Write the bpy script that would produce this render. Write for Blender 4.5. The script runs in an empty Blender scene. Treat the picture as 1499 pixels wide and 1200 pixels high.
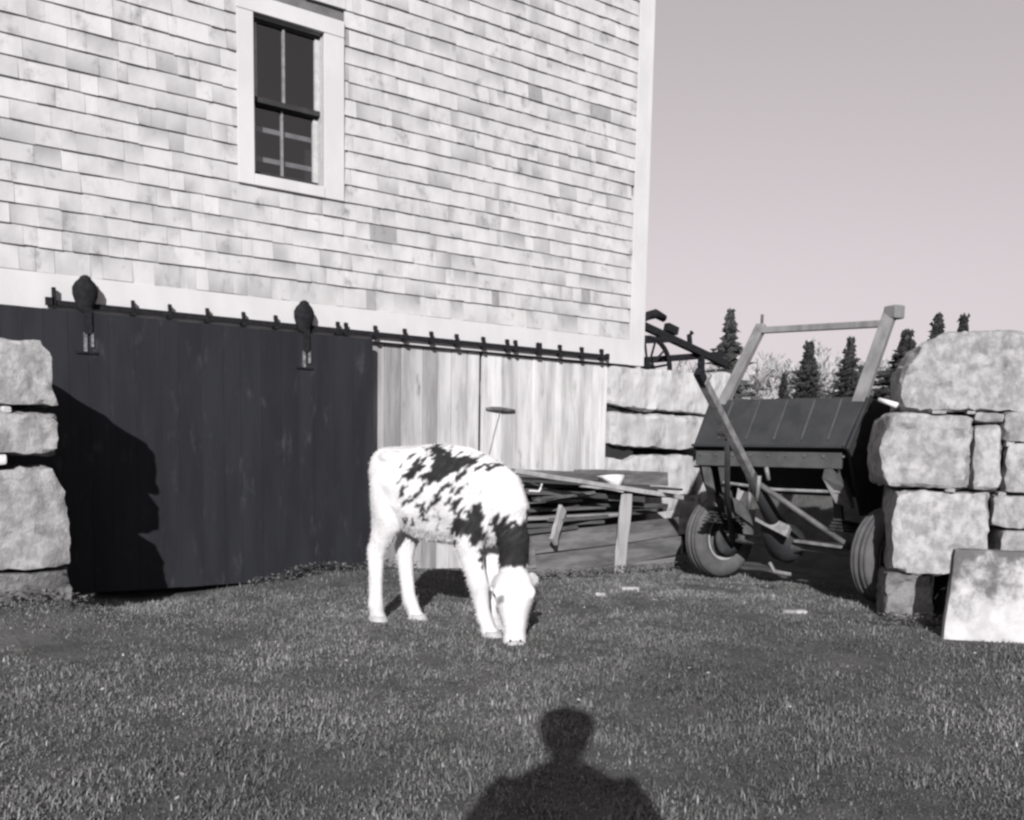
import bpy, bmesh, math, random
import numpy as np
from mathutils import Vector, Matrix, noise as mnoise

R = math.radians
rnd = random.Random(11)
npr = np.random.default_rng(7)
scene = bpy.context.scene
col = scene.collection

# ------------------------------------------------------------------ camera
CAM = Vector((0.0, -6.793, 1.005))
FPX, CYPX, WPX, HPX = 1374.78, 808.56, 1499.0, 1200.0
YAW, PITCH, ROLL = -0.62405, -0.10658, -0.01835
Rz = Matrix.Rotation(YAW, 3, 'Z'); Rx = Matrix.Rotation(PITCH, 3, 'X'); Ry = Matrix.Rotation(ROLL, 3, 'Y')
RV = Rz @ Rx @ Ry                       # columns: right, forward, up
right, fwd, up = RV.col[0], RV.col[1], RV.col[2]
cd = bpy.data.cameras.new('camera')
cam = bpy.data.objects.new('camera', cd); col.objects.link(cam)
M = Matrix((right, up, -fwd)).transposed().to_4x4(); M.translation = CAM
cam.matrix_world = M
cd.sensor_fit = 'HORIZONTAL'; cd.sensor_width = 36.0
cd.lens = 36.0 * FPX / WPX
cd.shift_x = 0.0
cd.shift_y = (CYPX - HPX / 2) / WPX      # old box camera, lens centre not on the print's centre
cd.clip_start = 0.02; cd.clip_end = 3000
scene.camera = cam

# ------------------------------------------------------------------ world, sun, exposure
SUN_EL, SUN_AZ = R(23.5), R(39.5)        # light travels towards azimuth 39.5 (from +Y to +X)
world = bpy.data.worlds.new('World'); scene.world = world; world.use_nodes = True
wt = world.node_tree; wt.nodes.clear()
wo = wt.nodes.new('ShaderNodeOutputWorld'); wb = wt.nodes.new('ShaderNodeBackground')
sk = wt.nodes.new('ShaderNodeTexSky'); sk.sky_type = 'NISHITA'; sk.sun_disc = False
sk.sun_elevation = SUN_EL; sk.sun_rotation = SUN_AZ + math.pi
sk.air_density = 1.0; sk.dust_density = 0.8; sk.ozone_density = 1.0
bw = wt.nodes.new('ShaderNodeSeparateColor')   # black and white film that sees mostly blue
tint = wt.nodes.new('ShaderNodeMix'); tint.data_type = 'RGBA'; tint.blend_type = 'MULTIPLY'
tint.inputs['Factor'].default_value = 1.0
tint.inputs[7].default_value = (1.0, 0.915, 0.952, 1)
wt.links.new(sk.outputs[0], bw.inputs[0]); gam = wt.nodes.new('ShaderNodeGamma'); gam.inputs[1].default_value = .62
wt.links.new(bw.outputs['Blue'], gam.inputs[0]); wt.links.new(gam.outputs[0], tint.inputs[6])
wt.links.new(tint.outputs[2], wb.inputs['Color']); wb.inputs['Strength'].default_value = 0.122
wt.links.new(wb.outputs[0], wo.inputs[0])

sd = bpy.data.lights.new('sun', 'SUN'); sd.energy = 4.2; sd.angle = R(0.6); sd.color = (1.0, 0.975, 0.98)
sun = bpy.data.objects.new('sun', sd); col.objects.link(sun)
SDIR = Vector((math.sin(SUN_AZ) * math.cos(SUN_EL), math.cos(SUN_AZ) * math.cos(SUN_EL), -math.sin(SUN_EL)))
sun.rotation_euler = SDIR.to_track_quat('-Z', 'Y').to_euler(); sun.location = (-8, -14, 9)

vs = scene.view_settings
scene.display_settings.display_device = 'sRGB'
vs.view_transform = 'Standard'; vs.look = 'None'; vs.exposure = 0.75; vs.gamma = 1.0; vs.use_curve_mapping = False
scene.render.engine = 'CYCLES'
scene.cycles.pixel_filter_type = 'BLACKMAN_HARRIS'; scene.cycles.filter_width = 2.6
scene.cycles.max_bounces = 6

# ------------------------------------------------------------------ materials
ALB = .72                                # the print is contrasty: every reflectance a little lower, the sun a little stronger
def lin(v): return (v * ALB, v * ALB, v * ALB, 1) if not isinstance(v, (tuple, list)) else (v[0] * ALB, v[1] * ALB, v[2] * ALB, 1)

def mat(name, c1, c2, scale=4.0, stretch=(1, 1, 1), rough=.85, bump=.2, bscale=None, detail=6, lo=.35, hi=.65,
        tone=None, c3=None, s3=1.0, lo3=.5, hi3=.7, metal=0.0, stretch3=None, bdist=.01, spec=.3):
    """grain noise c1-c2; optional stain colour c3; 'tone' = name of a mesh attribute that multiplies the colour."""
    m = bpy.data.materials.new(name); m.use_nodes = True
    nt = m.node_tree; N = nt.nodes; L = nt.links
    b = N['Principled BSDF']; b.inputs['Roughness'].default_value = rough; b.inputs['Metallic'].default_value = metal
    b.inputs['Specular IOR Level'].default_value = spec
    geo = N.new('ShaderNodeNewGeometry')
    def nz(sc, st, det, rg=.6):
        mp = N.new('ShaderNodeMapping'); mp.inputs['Scale'].default_value = st
        L.new(geo.outputs['Position'], mp.inputs['Vector'])
        n = N.new('ShaderNodeTexNoise'); n.inputs['Scale'].default_value = sc; n.inputs['Detail'].default_value = det
        n.inputs['Roughness'].default_value = rg
        L.new(mp.outputs[0], n.inputs['Vector']); return n
    def ramp(n, a, z):
        r = N.new('ShaderNodeMapRange'); r.inputs[1].default_value = a; r.inputs[2].default_value = z
        r.interpolation_type = 'SMOOTHSTEP'
        L.new(n.outputs[0], r.inputs[0]); return r
    n1 = nz(scale, stretch, detail); r1 = ramp(n1, lo, hi)
    mx = N.new('ShaderNodeMix'); mx.data_type = 'RGBA'
    mx.inputs[6].default_value = lin(c1); mx.inputs[7].default_value = lin(c2)
    L.new(r1.outputs[0], mx.inputs['Factor']); out = mx.outputs[2]
    if c3 is not None:
        n3 = nz(s3, stretch3 or stretch, 5, .65); r3 = ramp(n3, lo3, hi3)
        m3 = N.new('ShaderNodeMix'); m3.data_type = 'RGBA'; m3.inputs[7].default_value = lin(c3)
        L.new(r3.outputs[0], m3.inputs['Factor']); L.new(out, m3.inputs[6]); out = m3.outputs[2]
    if tone:
        at = N.new('ShaderNodeAttribute'); at.attribute_name = tone
        mt = N.new('ShaderNodeMix'); mt.data_type = 'RGBA'; mt.blend_type = 'MULTIPLY'; mt.inputs['Factor'].default_value = 1
        L.new(out, mt.inputs[6]); L.new(at.outputs['Color'], mt.inputs[7]); out = mt.outputs[2]
    L.new(out, b.inputs['Base Color'])
    if bump:
        nb = nz(bscale or scale * 3, stretch, 8, .65)
        bp = N.new('ShaderNodeBump'); bp.inputs['Strength'].default_value = bump; bp.inputs['Distance'].default_value = bdist
        L.new(nb.outputs[0], bp.inputs['Height']); L.new(bp.outputs[0], b.inputs['Normal'])
    return m

MT = {}
MT['shingle'] = mat('shingle_paint', .565, .48, 6, (1, 1, .5), .9, .35, 40, tone='tone', c3=.19, s3=7.5, lo3=.525, hi3=.82,
                    stretch3=(1.0, 1, .75), bdist=.004)
MT['trim'] = mat('white_trim', .63, .57, 3, (1, 1, .5), .75, .12, 30, c3=.55, s3=2.5, lo3=.6, hi3=.85, bdist=.003)
MT['sheath'] = mat('sheathing', .12, .18, 5)
MT['roof'] = mat('roofing', .10, .16, 8)
MT['sash_dark'] = mat('dark_sash', .03, .045, 20, bump=.05)
MT['sash_light'] = mat('pale_sash', .55, .45, 20, bump=.05)
MT['reveal'] = mat('reveal', .5, .42, 20, bump=.05)
MT['inside'] = mat('dark_interior', .02, .03, 4, bump=0)
MT['slat'] = mat('interior_slat', .30, .20, 8, bump=.1)
MT['doorpaint'] = mat('dark_door_paint', (.0165, .018, .0225), (.010, .011, .0145), 6, (1, 1, .16), .8, .4, 18, tone='tone', c3=(.062, .065, .070), s3=7.5,
                      lo3=.56, hi3=.84, stretch3=(1.3, 1, .45), bdist=.006)
MT['iron'] = mat('black_iron', (.010, .010, .012), (.020, .020, .022), 30, rough=.85, bump=.3, bdist=.003, spec=.15)
MT['galv'] = mat('worn_strap', (.10, .10, .11), (.30, .30, .30), 25, rough=.6, bump=.2, bdist=.003)
MT['board'] = mat('weathered_board', .56, .34, 7, (1.4, 1.4, .16), .9, .5, 12, tone='tone', c3=.17, s3=6, lo3=.60, hi3=.80,
                  stretch3=(1.8, 2, .42), bdist=.008)
MT['stone'] = mat('granite', .42, .25, 15, (1, 1, .8), rough=.95, bump=.8, bscale=9, tone='tone', c3=.12, s3=5.5, lo3=.53, hi3=.76, bdist=.035, stretch3=(1, 1, .6))
MT['stone_split'] = mat('split_granite', .48, .36, 5, (1.5, 1.5, .5), rough=.95, bump=.5, bscale=12, tone='tone', c3=.15, s3=4.0, lo3=.50, hi3=.74, bdist=.02, stretch3=(1.4, 1, .6))
MT['stone_dark'] = mat('lichen_stone', .26, .13, 8, rough=.95, bump=1.0, bscale=11, tone='tone', c3=.08, s3=3, lo3=.52, hi3=.72, bdist=.06)
MT['marble'] = mat('pale_slab', .60, .44, 7, rough=.85, bump=.35, bscale=25, c3=.11, s3=3.3, lo3=.43, hi3=.64, bdist=.008)
_m = MT['marble']; _nt = _m.node_tree; _mr = [n for n in _nt.nodes if n.type == 'MAP_RANGE'][1]
_g = _nt.nodes.new('ShaderNodeNewGeometry'); _sx = _nt.nodes.new('ShaderNodeSeparateXYZ'); _nt.links.new(_g.outputs['Position'], _sx.inputs[0])
_ml = _nt.nodes.new('ShaderNodeMath'); _ml.operation = 'MULTIPLY_ADD'; _ml.inputs[1].default_value = .60; _ml.inputs[2].default_value = -.16
_ad = _nt.nodes.new('ShaderNodeMath'); _ad.operation = 'ADD'
_src = _mr.inputs[0].links[0].from_socket
_nt.links.new(_sx.outputs['Z'], _ml.inputs[0]); _nt.links.new(_ml.outputs[0], _ad.inputs[0]); _nt.links.new(_src, _ad.inputs[1]); _nt.links.new(_ad.outputs[0], _mr.inputs[0])
MT['tyre'] = mat('tyre_rubber', (.085, .085, .088), (.115, .115, .116), 9, rough=.9, bump=.3, bscale=40, c3=.20, s3=6, lo3=.6, hi3=.85, bdist=.004)
MT['rim'] = mat('painted_rim', .07, .11, 18, rough=.55, bump=.2, bdist=.003, c3=.03, s3=9, lo3=.5, hi3=.7)
MT['rimedge'] = mat('bare_rim', .48, .36, 18, rough=.5, bump=.2, bdist=.003)
MT['hopper'] = mat('dark_hopper_steel', (.038, .040, .042), (.024, .026, .028), 6, rough=.75, bump=.25, bscale=20, c3=(.058, .060, .061), s3=3, lo3=.55, hi3=.75, bdist=.004)
MT['hopper2'] = mat('hopper_lip', (.085, .088, .088), (.06, .062, .062), 9, rough=.7, bump=.25, bdist=.004)
MT['greymetal'] = mat('weathered_grey_steel', .14, .085, 12, rough=.6, bump=.25, bdist=.003)
MT['palemetal'] = mat('pale_worn_steel', .29, .17, 14, rough=.55, bump=.25, bdist=.003)
MT['postwood'] = mat('grey_post_wood', .24, .15, 7, (1, 1, .25), .9, .4, 18, bdist=.005)
MT['lumber'] = mat('old_lumber', .17, .085, 7, (.20, 1.8, 1.8), .95, .8, 16, tone='tone', c3=.045, s3=6, lo3=.54, hi3=.76, stretch3=(.3, 2, 2), bdist=.010)
MT['stakewood'] = mat('pale_stake_wood', .44, .32, 7, (1.4, 1.4, .2), .9, .4, 18, c3=.16, s3=9, lo3=.66, hi3=.8, bdist=.005)
MT['rag'] = mat('white_sack', .80, .70, 9, rough=.9, bump=.3)
MT['soil'] = mat('turf', (.105, .106, .104), (.060, .061, .060), 5, rough=1, bump=.8, bscale=30, c3=(.17, .17, .165), s3=1.6, lo3=.60, hi3=.78, bdist=.02)
MT['grass'] = mat('grass_blades', (.175, .177, .175), (.12, .122, .12), 1.3, rough=.75, bump=0, tone='tone', spec=.25)
MT['weed'] = mat('weed_leaves', (.14, .14, .14), (.09, .09, .09), 3, rough=.7, bump=0, tone='tone')
MT['leaf'] = mat('dry_leaves', .45, .30, 9, rough=.8, bump=0)
MT['conifer'] = mat('conifer_needles', (.045, .047, .046), (.028, .029, .029), 1.2, rough=.9, bump=0, tone='tone')
MT['conifer_far'] = mat('conifer_needles_dull', (.075, .077, .076), (.05, .051, .05), 1.2, rough=.9, bump=0, tone='tone')
MT['bark'] = mat('bark', .12, .08, 8)
MT['twig'] = mat('pale_bare_twigs', .50, .36, 2, rough=.9, bump=0)
MT['hill'] = mat('pale_field', .50, .38, .15, rough=1, bump=.3)
MT['coat'] = mat('calf_coat', .80, .73, 12, (1, 1, 1), .85, .45, 90, tone='tone', bdist=.004, spec=.15)
MT['hoof'] = mat('pale_hoof', .5, .38, 30, rough=.6)
MT['eye'] = mat('dark_eye', .012, .018, 30, rough=.15, bump=0, spec=.6)
MT['nose'] = mat('pale_muzzle', .50, .36, 40, rough=.5, bump=.2, bdist=.002)
MT['coatwool'] = mat('dark_wool_coat', .045, .03, 20, bump=.3, bdist=.003)
MT['trouser'] = mat('grey_trousers', .09, .07, 20, bump=.3, bdist=.003)
MT['skin'] = mat('skin', .42, .36, 20, rough=.6, bump=.1, bdist=.002)
MT['hair'] = mat('dark_hair', .02, .03, 60, bump=.4, bdist=.004)
MT['leather'] = mat('black_leatherette', .018, .026, 90, rough=.6, bump=.4, bdist=.002)

gm = bpy.data.materials.new('window_glass'); gm.use_nodes = True
g = gm.node_tree; g.nodes.remove(g.nodes['Principled BSDF'])
gt = g.nodes.new('ShaderNodeBsdfTransparent'); gt.inputs[0].default_value = (.72, .72, .74, 1)
gg = g.nodes.new('ShaderNodeBsdfGlossy'); gg.inputs['Roughness'].default_value = .06; gg.inputs[0].default_value = (.9, .9, .9, 1)
gx = g.nodes.new('ShaderNodeMixShader')
gx.inputs[0].default_value = .11; g.links.new(gt.outputs[0], gx.inputs[1]); g.links.new(gg.outputs[0], gx.inputs[2])
g.links.new(gx.outputs[0], g.nodes['Material Output'].inputs[0])
MT['glass'] = gm

# ------------------------------------------------------------------ builders
def tag(o, label=None, cat=None, group=None, kind=None):
    if label: o['label'] = label
    if cat: o['category'] = cat
    if group: o['group'] = group
    if kind: o['kind'] = kind
    return o

def empty(name, loc, label=None, cat=None, group=None):
    o = bpy.data.objects.new(name, None); col.objects.link(o); o.location = loc; o.empty_display_size = .1
    return tag(o, label, cat, group)

PINV = {}
def world_of(o):
    m = o.matrix_basis.copy()
    return (world_of(o.parent) @ o.matrix_parent_inverse @ m) if o.parent else m

def link(name, me, m, parent=None, smooth=False):
    o = bpy.data.objects.new(name, me); col.objects.link(o)
    if m is not None and not me.materials: me.materials.append(MT[m] if isinstance(m, str) else m)
    if parent is not None:
        o.parent = parent; o.matrix_parent_inverse = world_of(parent).inverted()
    if smooth: me.polygons.foreach_set('use_smooth', [True] * len(me.polygons))
    return o

class MB:
    """collects shapes given in world coordinates; build() links them as one mesh object"""
    def __init__(s): s.v = []; s.f = []; s.t = []
    def add(s, vs_, fs, tone=1.0):
        n = len(s.v); s.v += [tuple(p) for p in vs_]; s.f += [tuple(i + n for i in q) for q in fs]; s.t += [tone] * len(vs_)
        return s
    def box(s, c, size, rot=None, tone=1.0, jit=0.0):
        hx, hy, hz = size[0] / 2, size[1] / 2, size[2] / 2
        P = [Vector((x * hx, y * hy, z * hz)) for x in (-1, 1) for y in (-1, 1) for z in (-1, 1)]
        if jit: P = [p + Vector((rnd.uniform(-jit, jit), rnd.uniform(-jit, jit), rnd.uniform(-jit, jit))) for p in P]
        if rot is not None: P = [rot @ p for p in P]
        P = [p + Vector(c) for p in P]
        return s.add(P, [(0, 1, 3, 2), (4, 6, 7, 5), (0, 4, 5, 1), (2, 3, 7, 6), (0, 2, 6, 4), (1, 5, 7, 3)], tone)
    def bar(s, a, b, w, h, upv=(0, 0, 1), tone=1.0, jit=0.0):
        a = Vector(a); b = Vector(b); d = b - a; L = d.length; d.normalize()
        u = Vector(upv); u = (u - d * u.dot(d)).normalized(); sx = d.cross(u)
        return s.box((a + b) / 2, (L, w, h), Matrix((d, sx, u)).transposed(), tone, jit)
    def tube(s, pts, rad, n=10, cap=True, tone=1.0):
        pts = [Vector(p) for p in pts]; k = len(pts)
        if not hasattr(rad, '__len__'): rad = [rad] * k
        V = []; F = []
        for i, p in enumerate(pts):
            d = (pts[min(i + 1, k - 1)] - pts[max(i - 1, 0)]).normalized()
            u = Vector((0, 0, 1)) if abs(d.z) < .9 else Vector((1, 0, 0))
            u = (u - d * u.dot(d)).normalized(); w = d.cross(u)
            for j in range(n):
                a = 2 * math.pi * j / n; V.append(p + (u * math.cos(a) + w * math.sin(a)) * rad[i])
        for i in range(k - 1):
            for j in range(n):
                F.append((i * n + j, i * n + (j + 1) % n, (i + 1) * n + (j + 1) % n, (i + 1) * n + j))
        if cap: F.append(tuple(range(n))[::-1]); F.append(tuple((k - 1) * n + j for j in range(n)))
        return s.add(V, F, tone)
    def loft(s, rings, tone=1.0):
        """rings: list of (centre, axisU, axisV): ellipse vectors; closed with caps"""
        n = 16; V = []; F = []
        for c, u, v in rings:
            c, u, v = Vector(c), Vector(u), Vector(v)
            for j in range(n):
                a = 2 * math.pi * j / n; V.append(c + u * math.cos(a) + v * math.sin(a))
        k = len(rings)
        for i in range(k - 1):
            for j in range(n): F.append((i * n + j, i * n + (j + 1) % n, (i + 1) * n + (j + 1) % n, (i + 1) * n + j))
        F.append(tuple(range(n))[::-1]); F.append(tuple((k - 1) * n + j for j in range(n)))
        return s.add(V, F, tone)
    def lathe(s, c, axis, prof, n=40, tone=1.0, closed=True):
        """prof: list of (distance along axis, radius)"""
        c = Vector(c); d = Vector(axis).normalized(); u = Vector((0, 0, 1)); u = (u - d * u.dot(d)).normalized(); w = d.cross(u)
        k = len(prof); V = []; F = []
        for (h, r) in prof:
            for j in range(n):
                a = 2 * math.pi * j / n; V.append(c + d * h + (u * math.cos(a) + w * math.sin(a)) * r)
        for i in range(k if closed else k - 1):
            i2 = (i + 1) % k
            for j in range(n): F.append((i * n + j, i * n + (j + 1) % n, i2 * n + (j + 1) % n, i2 * n + j))
        return s.add(V, F, tone)
    def mesh(s, name):
        me = bpy.data.meshes.new(name); me.from_pydata(s.v, [], s.f); 
        bm = bmesh.new(); bm.from_mesh(me); bmesh.ops.recalc_face_normals(bm, faces=bm.faces); bm.to_mesh(me); bm.free()
        at = me.attributes.new('tone', 'FLOAT_COLOR', 'POINT')
        at.data.foreach_set('color', np.repeat(np.array(s.t, dtype=np.float32), 4).reshape(-1, 4).copy().ravel())
        me.update(); return me
    def build(s, name, m, parent=None, smooth=False, bevel=0.0):
        o = link(name, s.mesh(name), m, parent, smooth)
        if bevel:
            b = o.modifiers.new('bevel', 'BEVEL'); b.width = min(bevel, .003) if name == 'plank' else bevel; b.segments = 2; b.limit_method = 'ANGLE'
        return o

def set_tone(me, arr):
    at = me.attributes.get('tone') or me.attributes.new('tone', 'FLOAT_COLOR', 'POINT')
    a = np.ones((len(me.vertices), 4), dtype=np.float32); a[:, :3] = np.asarray(arr, dtype=np.float32).reshape(len(a), -1)
    at.data.foreach_set('color', a.ravel())

# ------------------------------------------------------------------ terrain
E0 = Vector((5.32, -3.38, 0)); WD = Vector((.64, -.77, 0)); WN = Vector((.77, .64, 0))   # right-hand wall: end, run, inward normal
def sstep(a, b, x):
    t = min(1, max(0, (x - a) / (b - a))); return t * t * (3 - 2 * t)
def ground_h(x, y):
    h = .035 * math.sin(x * .9 + 1.3) * math.sin(y * .7) + .018 * math.sin(x * 2.3) * math.cos(y * 1.9 + .5)
    h *= sstep(-8, -5, y) * (1 - sstep(6, 9, x)) * .6 + .1
    h += .165 * math.exp(-(((x - .75) / .55) ** 2) - ((y + 1.15) / .33) ** 2)      # bank at the left wall
    h -= .05 * math.exp(-(((x - 1.7) / .6) ** 2) - ((y + .15) / .3) ** 2)          # worn hollow under the door
    h += .06 * math.exp(-(((x - 3.2) / .7) ** 2) - ((y + .15) / .3) ** 2)
    p = Vector((x, y, 0)) - E0
    sw = p.dot(WD); dn = p.dot(WN)
    up_r = sstep(.30, .40, dn) if sw > .42 else sstep(1.6, 3.2, dn) * (1 if sw > -6 else 1)
    if sw <= .42: up_r = sstep(1.0, 2.6, x - 6.3)
    up_b = sstep(.35, .45, y) if x > 6.4 else 0
    return h + 1.62 * max(up_r, up_b)

xs = np.concatenate([np.array([-1500, -600, -200, -60, -20, -8]), np.arange(-4, 11.01, .1), np.array([13, 16, 22, 30, 45, 70, 120, 250, 600, 1500])])
ys = np.concatenate([np.array([-1500, -600, -200, -60, -25, -12]), np.arange(-8, 2.01, .1), np.array([3, 5, 8, 14, 25, 45, 80, 150, 400, 1500])])
gv = [(x, y, ground_h(x, y)) for y in ys for x in xs]
nx = len(xs)
gf_ = [(j * nx + i, j * nx + i + 1, (j + 1) * nx + i + 1, (j + 1) * nx + i) for j in range(len(ys) - 1) for i in range(nx - 1)]
me = bpy.data.meshes.new('ground'); me.from_pydata(gv, [], gf_)
gob = link('ground', me, 'soil', None, True); gob['kind'] = 'structure'

# far pale field beyond the yard
hv = []; hf = []
for i in range(41):
    t = i / 40; az = R(20 + 75 * t)
    for r_, z in ((70, 1.2), (110, 7.2 + 1.2 * math.sin(t * 9) + .8 * math.sin(t * 21)), (160, 13.5 + 1.5 * math.sin(t * 7 + 1)), (240, 12)):
        hv.append((math.sin(az) * r_, math.cos(az) * r_ - 6.8, z - (4 if r_ > 200 else 0)))
for i in range(40):
    for j in range(3): a = i * 4 + j; hf.append((a, a + 4, a + 5, a + 1))
me = bpy.data.meshes.new('hill'); me.from_pydata(hv, [], hf)
ho = link('hill', me, 'hill', None, True); ho['kind'] = 'structure'

# ------------------------------------------------------------------ barn
barn = empty('barn', (3.0, 3.0, 0), 'white shingled barn with a two-sash window above its dark basement door', 'barn')
BX0, BX1 = -2.6, 6.36          # along the wall
SIDE = 1.853                   # underside of the upper wall
WX0, WX1, WZ0, WZ1 = 2.54, 3.08, 2.955, 4.055     # window opening
CX0, CX1, CZ0, CZ1 = 2.42, 3.24, 2.875, 4.17      # outside of the casing
mb = MB()
for (x0, x1, z0, z1) in ((BX0, WX0, SIDE + .002, 7.0), (WX1, BX1 - .02, SIDE + .002, 7.0), (WX0, WX1, SIDE + .002, WZ0), (WX0, WX1, WZ1, 7.0)):
    mb.box(((x0 + x1) / 2, .065, (z0 + z1) / 2), (x1 - x0, .12, z1 - z0))
mb.build('wall', 'sheath', barn)
MB().box((BX1 - .09, 4.1, 4.4), (.12, 7.9, 5.1)).build('wall', 'trim', barn)      # gable side, seen edge-on only
rf = MB()
rf.add([(BX0 - .3, -.35, 6.9), (BX1 + .3, -.35, 6.9), (BX1 + .3, 4.1, 10.2), (BX0 - .3, 4.1, 10.2), (BX0 - .3, 8.5, 6.9), (BX1 + .3, 8.5, 6.9),
        (BX0 - .3, -.35, 7.05), (BX1 + .3, -.35, 7.05), (BX1 + .3, 4.1, 10.35), (BX0 - .3, 4.1, 10.35), (BX0 - .3, 8.5, 7.05), (BX1 + .3, 8.5, 7.05)],
       [(0, 1, 2, 3), (3, 2, 5, 4), (6, 9, 8, 7), (9, 10, 11, 8), (0, 6, 7, 1), (4, 5, 11, 10), (0, 3, 9, 6), (3, 4, 10, 9), (1, 7, 8, 2), (2, 8, 11, 5)])
rf.build('roof', 'roof', barn)
# trim boards
MB().box(((BX0 + 6.215) / 2, -.008, (SIDE + 2.092) / 2), (6.215 - BX0, .030, 2.092 - SIDE)).build('frieze_board', 'trim', barn, bevel=.003)
MB().box((6.29, -.004, (SIDE - .004 + 6.9) / 2), (.145, .046, 6.9 - SIDE)).build('corner_board', 'trim', barn, bevel=.003)
MB().box((6.385, .06, (SIDE + 6.9) / 2), (.04, .17, 6.9 - SIDE)).build('corner_board', 'trim', barn, bevel=.003)

# shingles
def to_px(p):
    q = Vector(p) - CAM; d = q.dot(fwd)
    return 749.5 + FPX * q.dot(right) / d, CYPX - FPX * q.dot(up) / d, d
def shingle(mb, x0, x1, z0, hh, tone):
    t = .019 + rnd.uniform(-.003, .005); g_ = rnd.choice((.0003, .0003, .0005, .0012)); a, b = x0 + g_, x1 - g_
    jj = rnd.uniform(-.0025, .0025); j0, j1 = jj + rnd.uniform(-.002, .002), jj + rnd.uniform(-.002, .002)
    tw = rnd.uniform(-.003, .003)
    V = [(a, .002, z0 + j0), (b, .002, z0 + j1), (b, .002, z0 + hh + .03), (a, .002, z0 + hh + .03),
         (a, -t - tw, z0 + j0), (b, -t + tw, z0 + j1), (b, -.003, z0 + hh + .03), (a, -.003, z0 + hh + .03)]
    mb.add(V, [(0, 3, 2, 1), (4, 5, 6, 7), (0, 1, 5, 4), (1, 2, 6, 5), (2, 3, 7, 6), (3, 0, 4, 7)], tone)
    q = rnd.random()                       # weather stains run in from single corners and edges
    if q < .20: mb.t[-4] *= rnd.uniform(.62, .97); mb.t[-3] *= rnd.uniform(.62, 1.0)
    elif q < .36: mb.t[-2] *= rnd.uniform(.5, .9); mb.t[-1] *= rnd.uniform(.5, 1.0)
    elif q < .42: mb.t[-4] *= rnd.uniform(.6, .85); mb.t[-1] *= rnd.uniform(.6, .95)
    elif q < .48: mb.t[-3] *= rnd.uniform(.6, .85); mb.t[-2] *= rnd.uniform(.6, .95)
    return mb
SH = []
S = .126
for k in range(-1, 36):
    z0 = 2.25 + S * k if k >= 0 else 2.094
    hh = S if k >= 0 else 2.25 - 2.094
    x = BX0 + rnd.uniform(-.1, 0)
    while x < 6.215:
        w = rnd.choice((.06, .08, .10, .12, .14, .17, .20, .24)) * rnd.uniform(.9, 1.1)
        x0, x1 = max(x, BX0), min(x + w, 6.215); x += w
        if x1 - x0 < .03: continue
        segs = [(x0, x1)]
        if z0 + hh > CZ0 + .02 and z0 < CZ1 - .01:
            segs = []
            if x0 < CX0: segs.append((x0, min(x1, CX0)))
            if x1 > CX1: segs.append((max(x0, CX1), x1))
        for (a, b) in segs:
            if b - a > .02:
                q = rnd.random()
                tone = rnd.uniform(1.0, 1.08) if q < .78 else rnd.uniform(.91, 1.02) if q < .993 else rnd.uniform(.55, .66)
                SH.append((a, b, z0, hh, tone))
def vis(sh):
    u, v, d = to_px(((sh[0] + sh[1]) / 2, 0, sh[2] + .06))
    return (0 <= u <= 1499 and 0 <= v <= 1200), (sh[1] - sh[0]) / d ** 2
ranked = sorted(range(len(SH)), key=lambda i: (-vis(SH[i])[0], -vis(SH[i])[1]))
single = set(ranked[:300]); rest = MB()
for i, sh in enumerate(SH):
    if i in single: shingle(MB(), *sh).build('shingle', 'shingle', barn) if False else None
    else: shingle(rest, *sh)
for i in sorted(single):
    m_ = MB(); shingle(m_, *SH[i]); m_.build('shingle', 'shingle', barn)
rest.build('shingles', 'shingle', barn)['kind'] = 'stuff'

# window: barn > window > pieces
mb = MB()
win = MB().box(((CX0 + CX1) / 2, -.012, (WZ1 + CZ1) / 2), (CX1 - CX0, .044, CZ1 - WZ1)).build('window', 'trim', barn, bevel=.003)
MB().box(((CX0 + WX0) / 2, -.010, (CZ0 + WZ1) / 2), (WX0 - CX0, .040, WZ1 - CZ0 - .002)).build('casing', 'trim', win, bevel=.003)
MB().box(((CX1 + WX1) / 2, -.010, (CZ0 + WZ1) / 2), (CX1 - WX1, .040, WZ1 - CZ0 - .002)).build('casing', 'trim', win, bevel=.003)
MB().box(((WX0 + WX1) / 2, -.012, (CZ0 + WZ0) / 2), (WX1 - WX0 - .002, .046, WZ0 - CZ0)).build('sill', 'trim', win, bevel=.004)
mb = MB()
for x in (WX0 + .004, WX1 - .004): mb.box((x, .075, (WZ0 + WZ1) / 2), (.012, .125, WZ1 - WZ0 - .02))
mb.build('reveal', 'reveal', win)
MB().box(((WX0 + WX1) / 2, .075, WZ1 - .006), (WX1 - WX0 - .03, .12, .012)).build('reveal', 'reveal', win)
ZM = 3.485
def sash(z0, z1, y, tb, bb):
    xa, xb = WX0 + .011, WX1 - .011
    MB().box(((xa + xb) / 2, y, z1 - tb / 2), (xb - xa, .034, tb)).build('sash_rail', 'sash_dark', win)
    MB().box(((xa + xb) / 2, y, z0 + bb / 2), (xb - xa, .036, bb)).build('sash_rail', 'sash_dark', win)
    for x in (xa + .018, xb - .018):
        MB().box((x, y, (z0 + z1) / 2), (.036, .032, z1 - z0 - tb - bb)).build('sash_stile', 'sash_light', win)
    MB().box(((xa + xb) / 2 - .02, y, (z0 + bb + z1 - tb) / 2), (.016, .024, z1 - z0 - tb - bb)).build('muntin', 'palemetal', win)
    for (a, b) in ((xa + .036, (xa + xb) / 2 - .03), ((xa + xb) / 2 - .01, xb - .036)):
        MB().add([(a, y + .004, z0 + bb), (b, y + .004, z0 + bb), (b, y + .004, z1 - tb), (a, y + .004, z1 - tb)], [(0, 1, 2, 3)]).build('pane', 'glass', win)
sash(ZM - .012, WZ1 - .013, .048, .022, .036)
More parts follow.
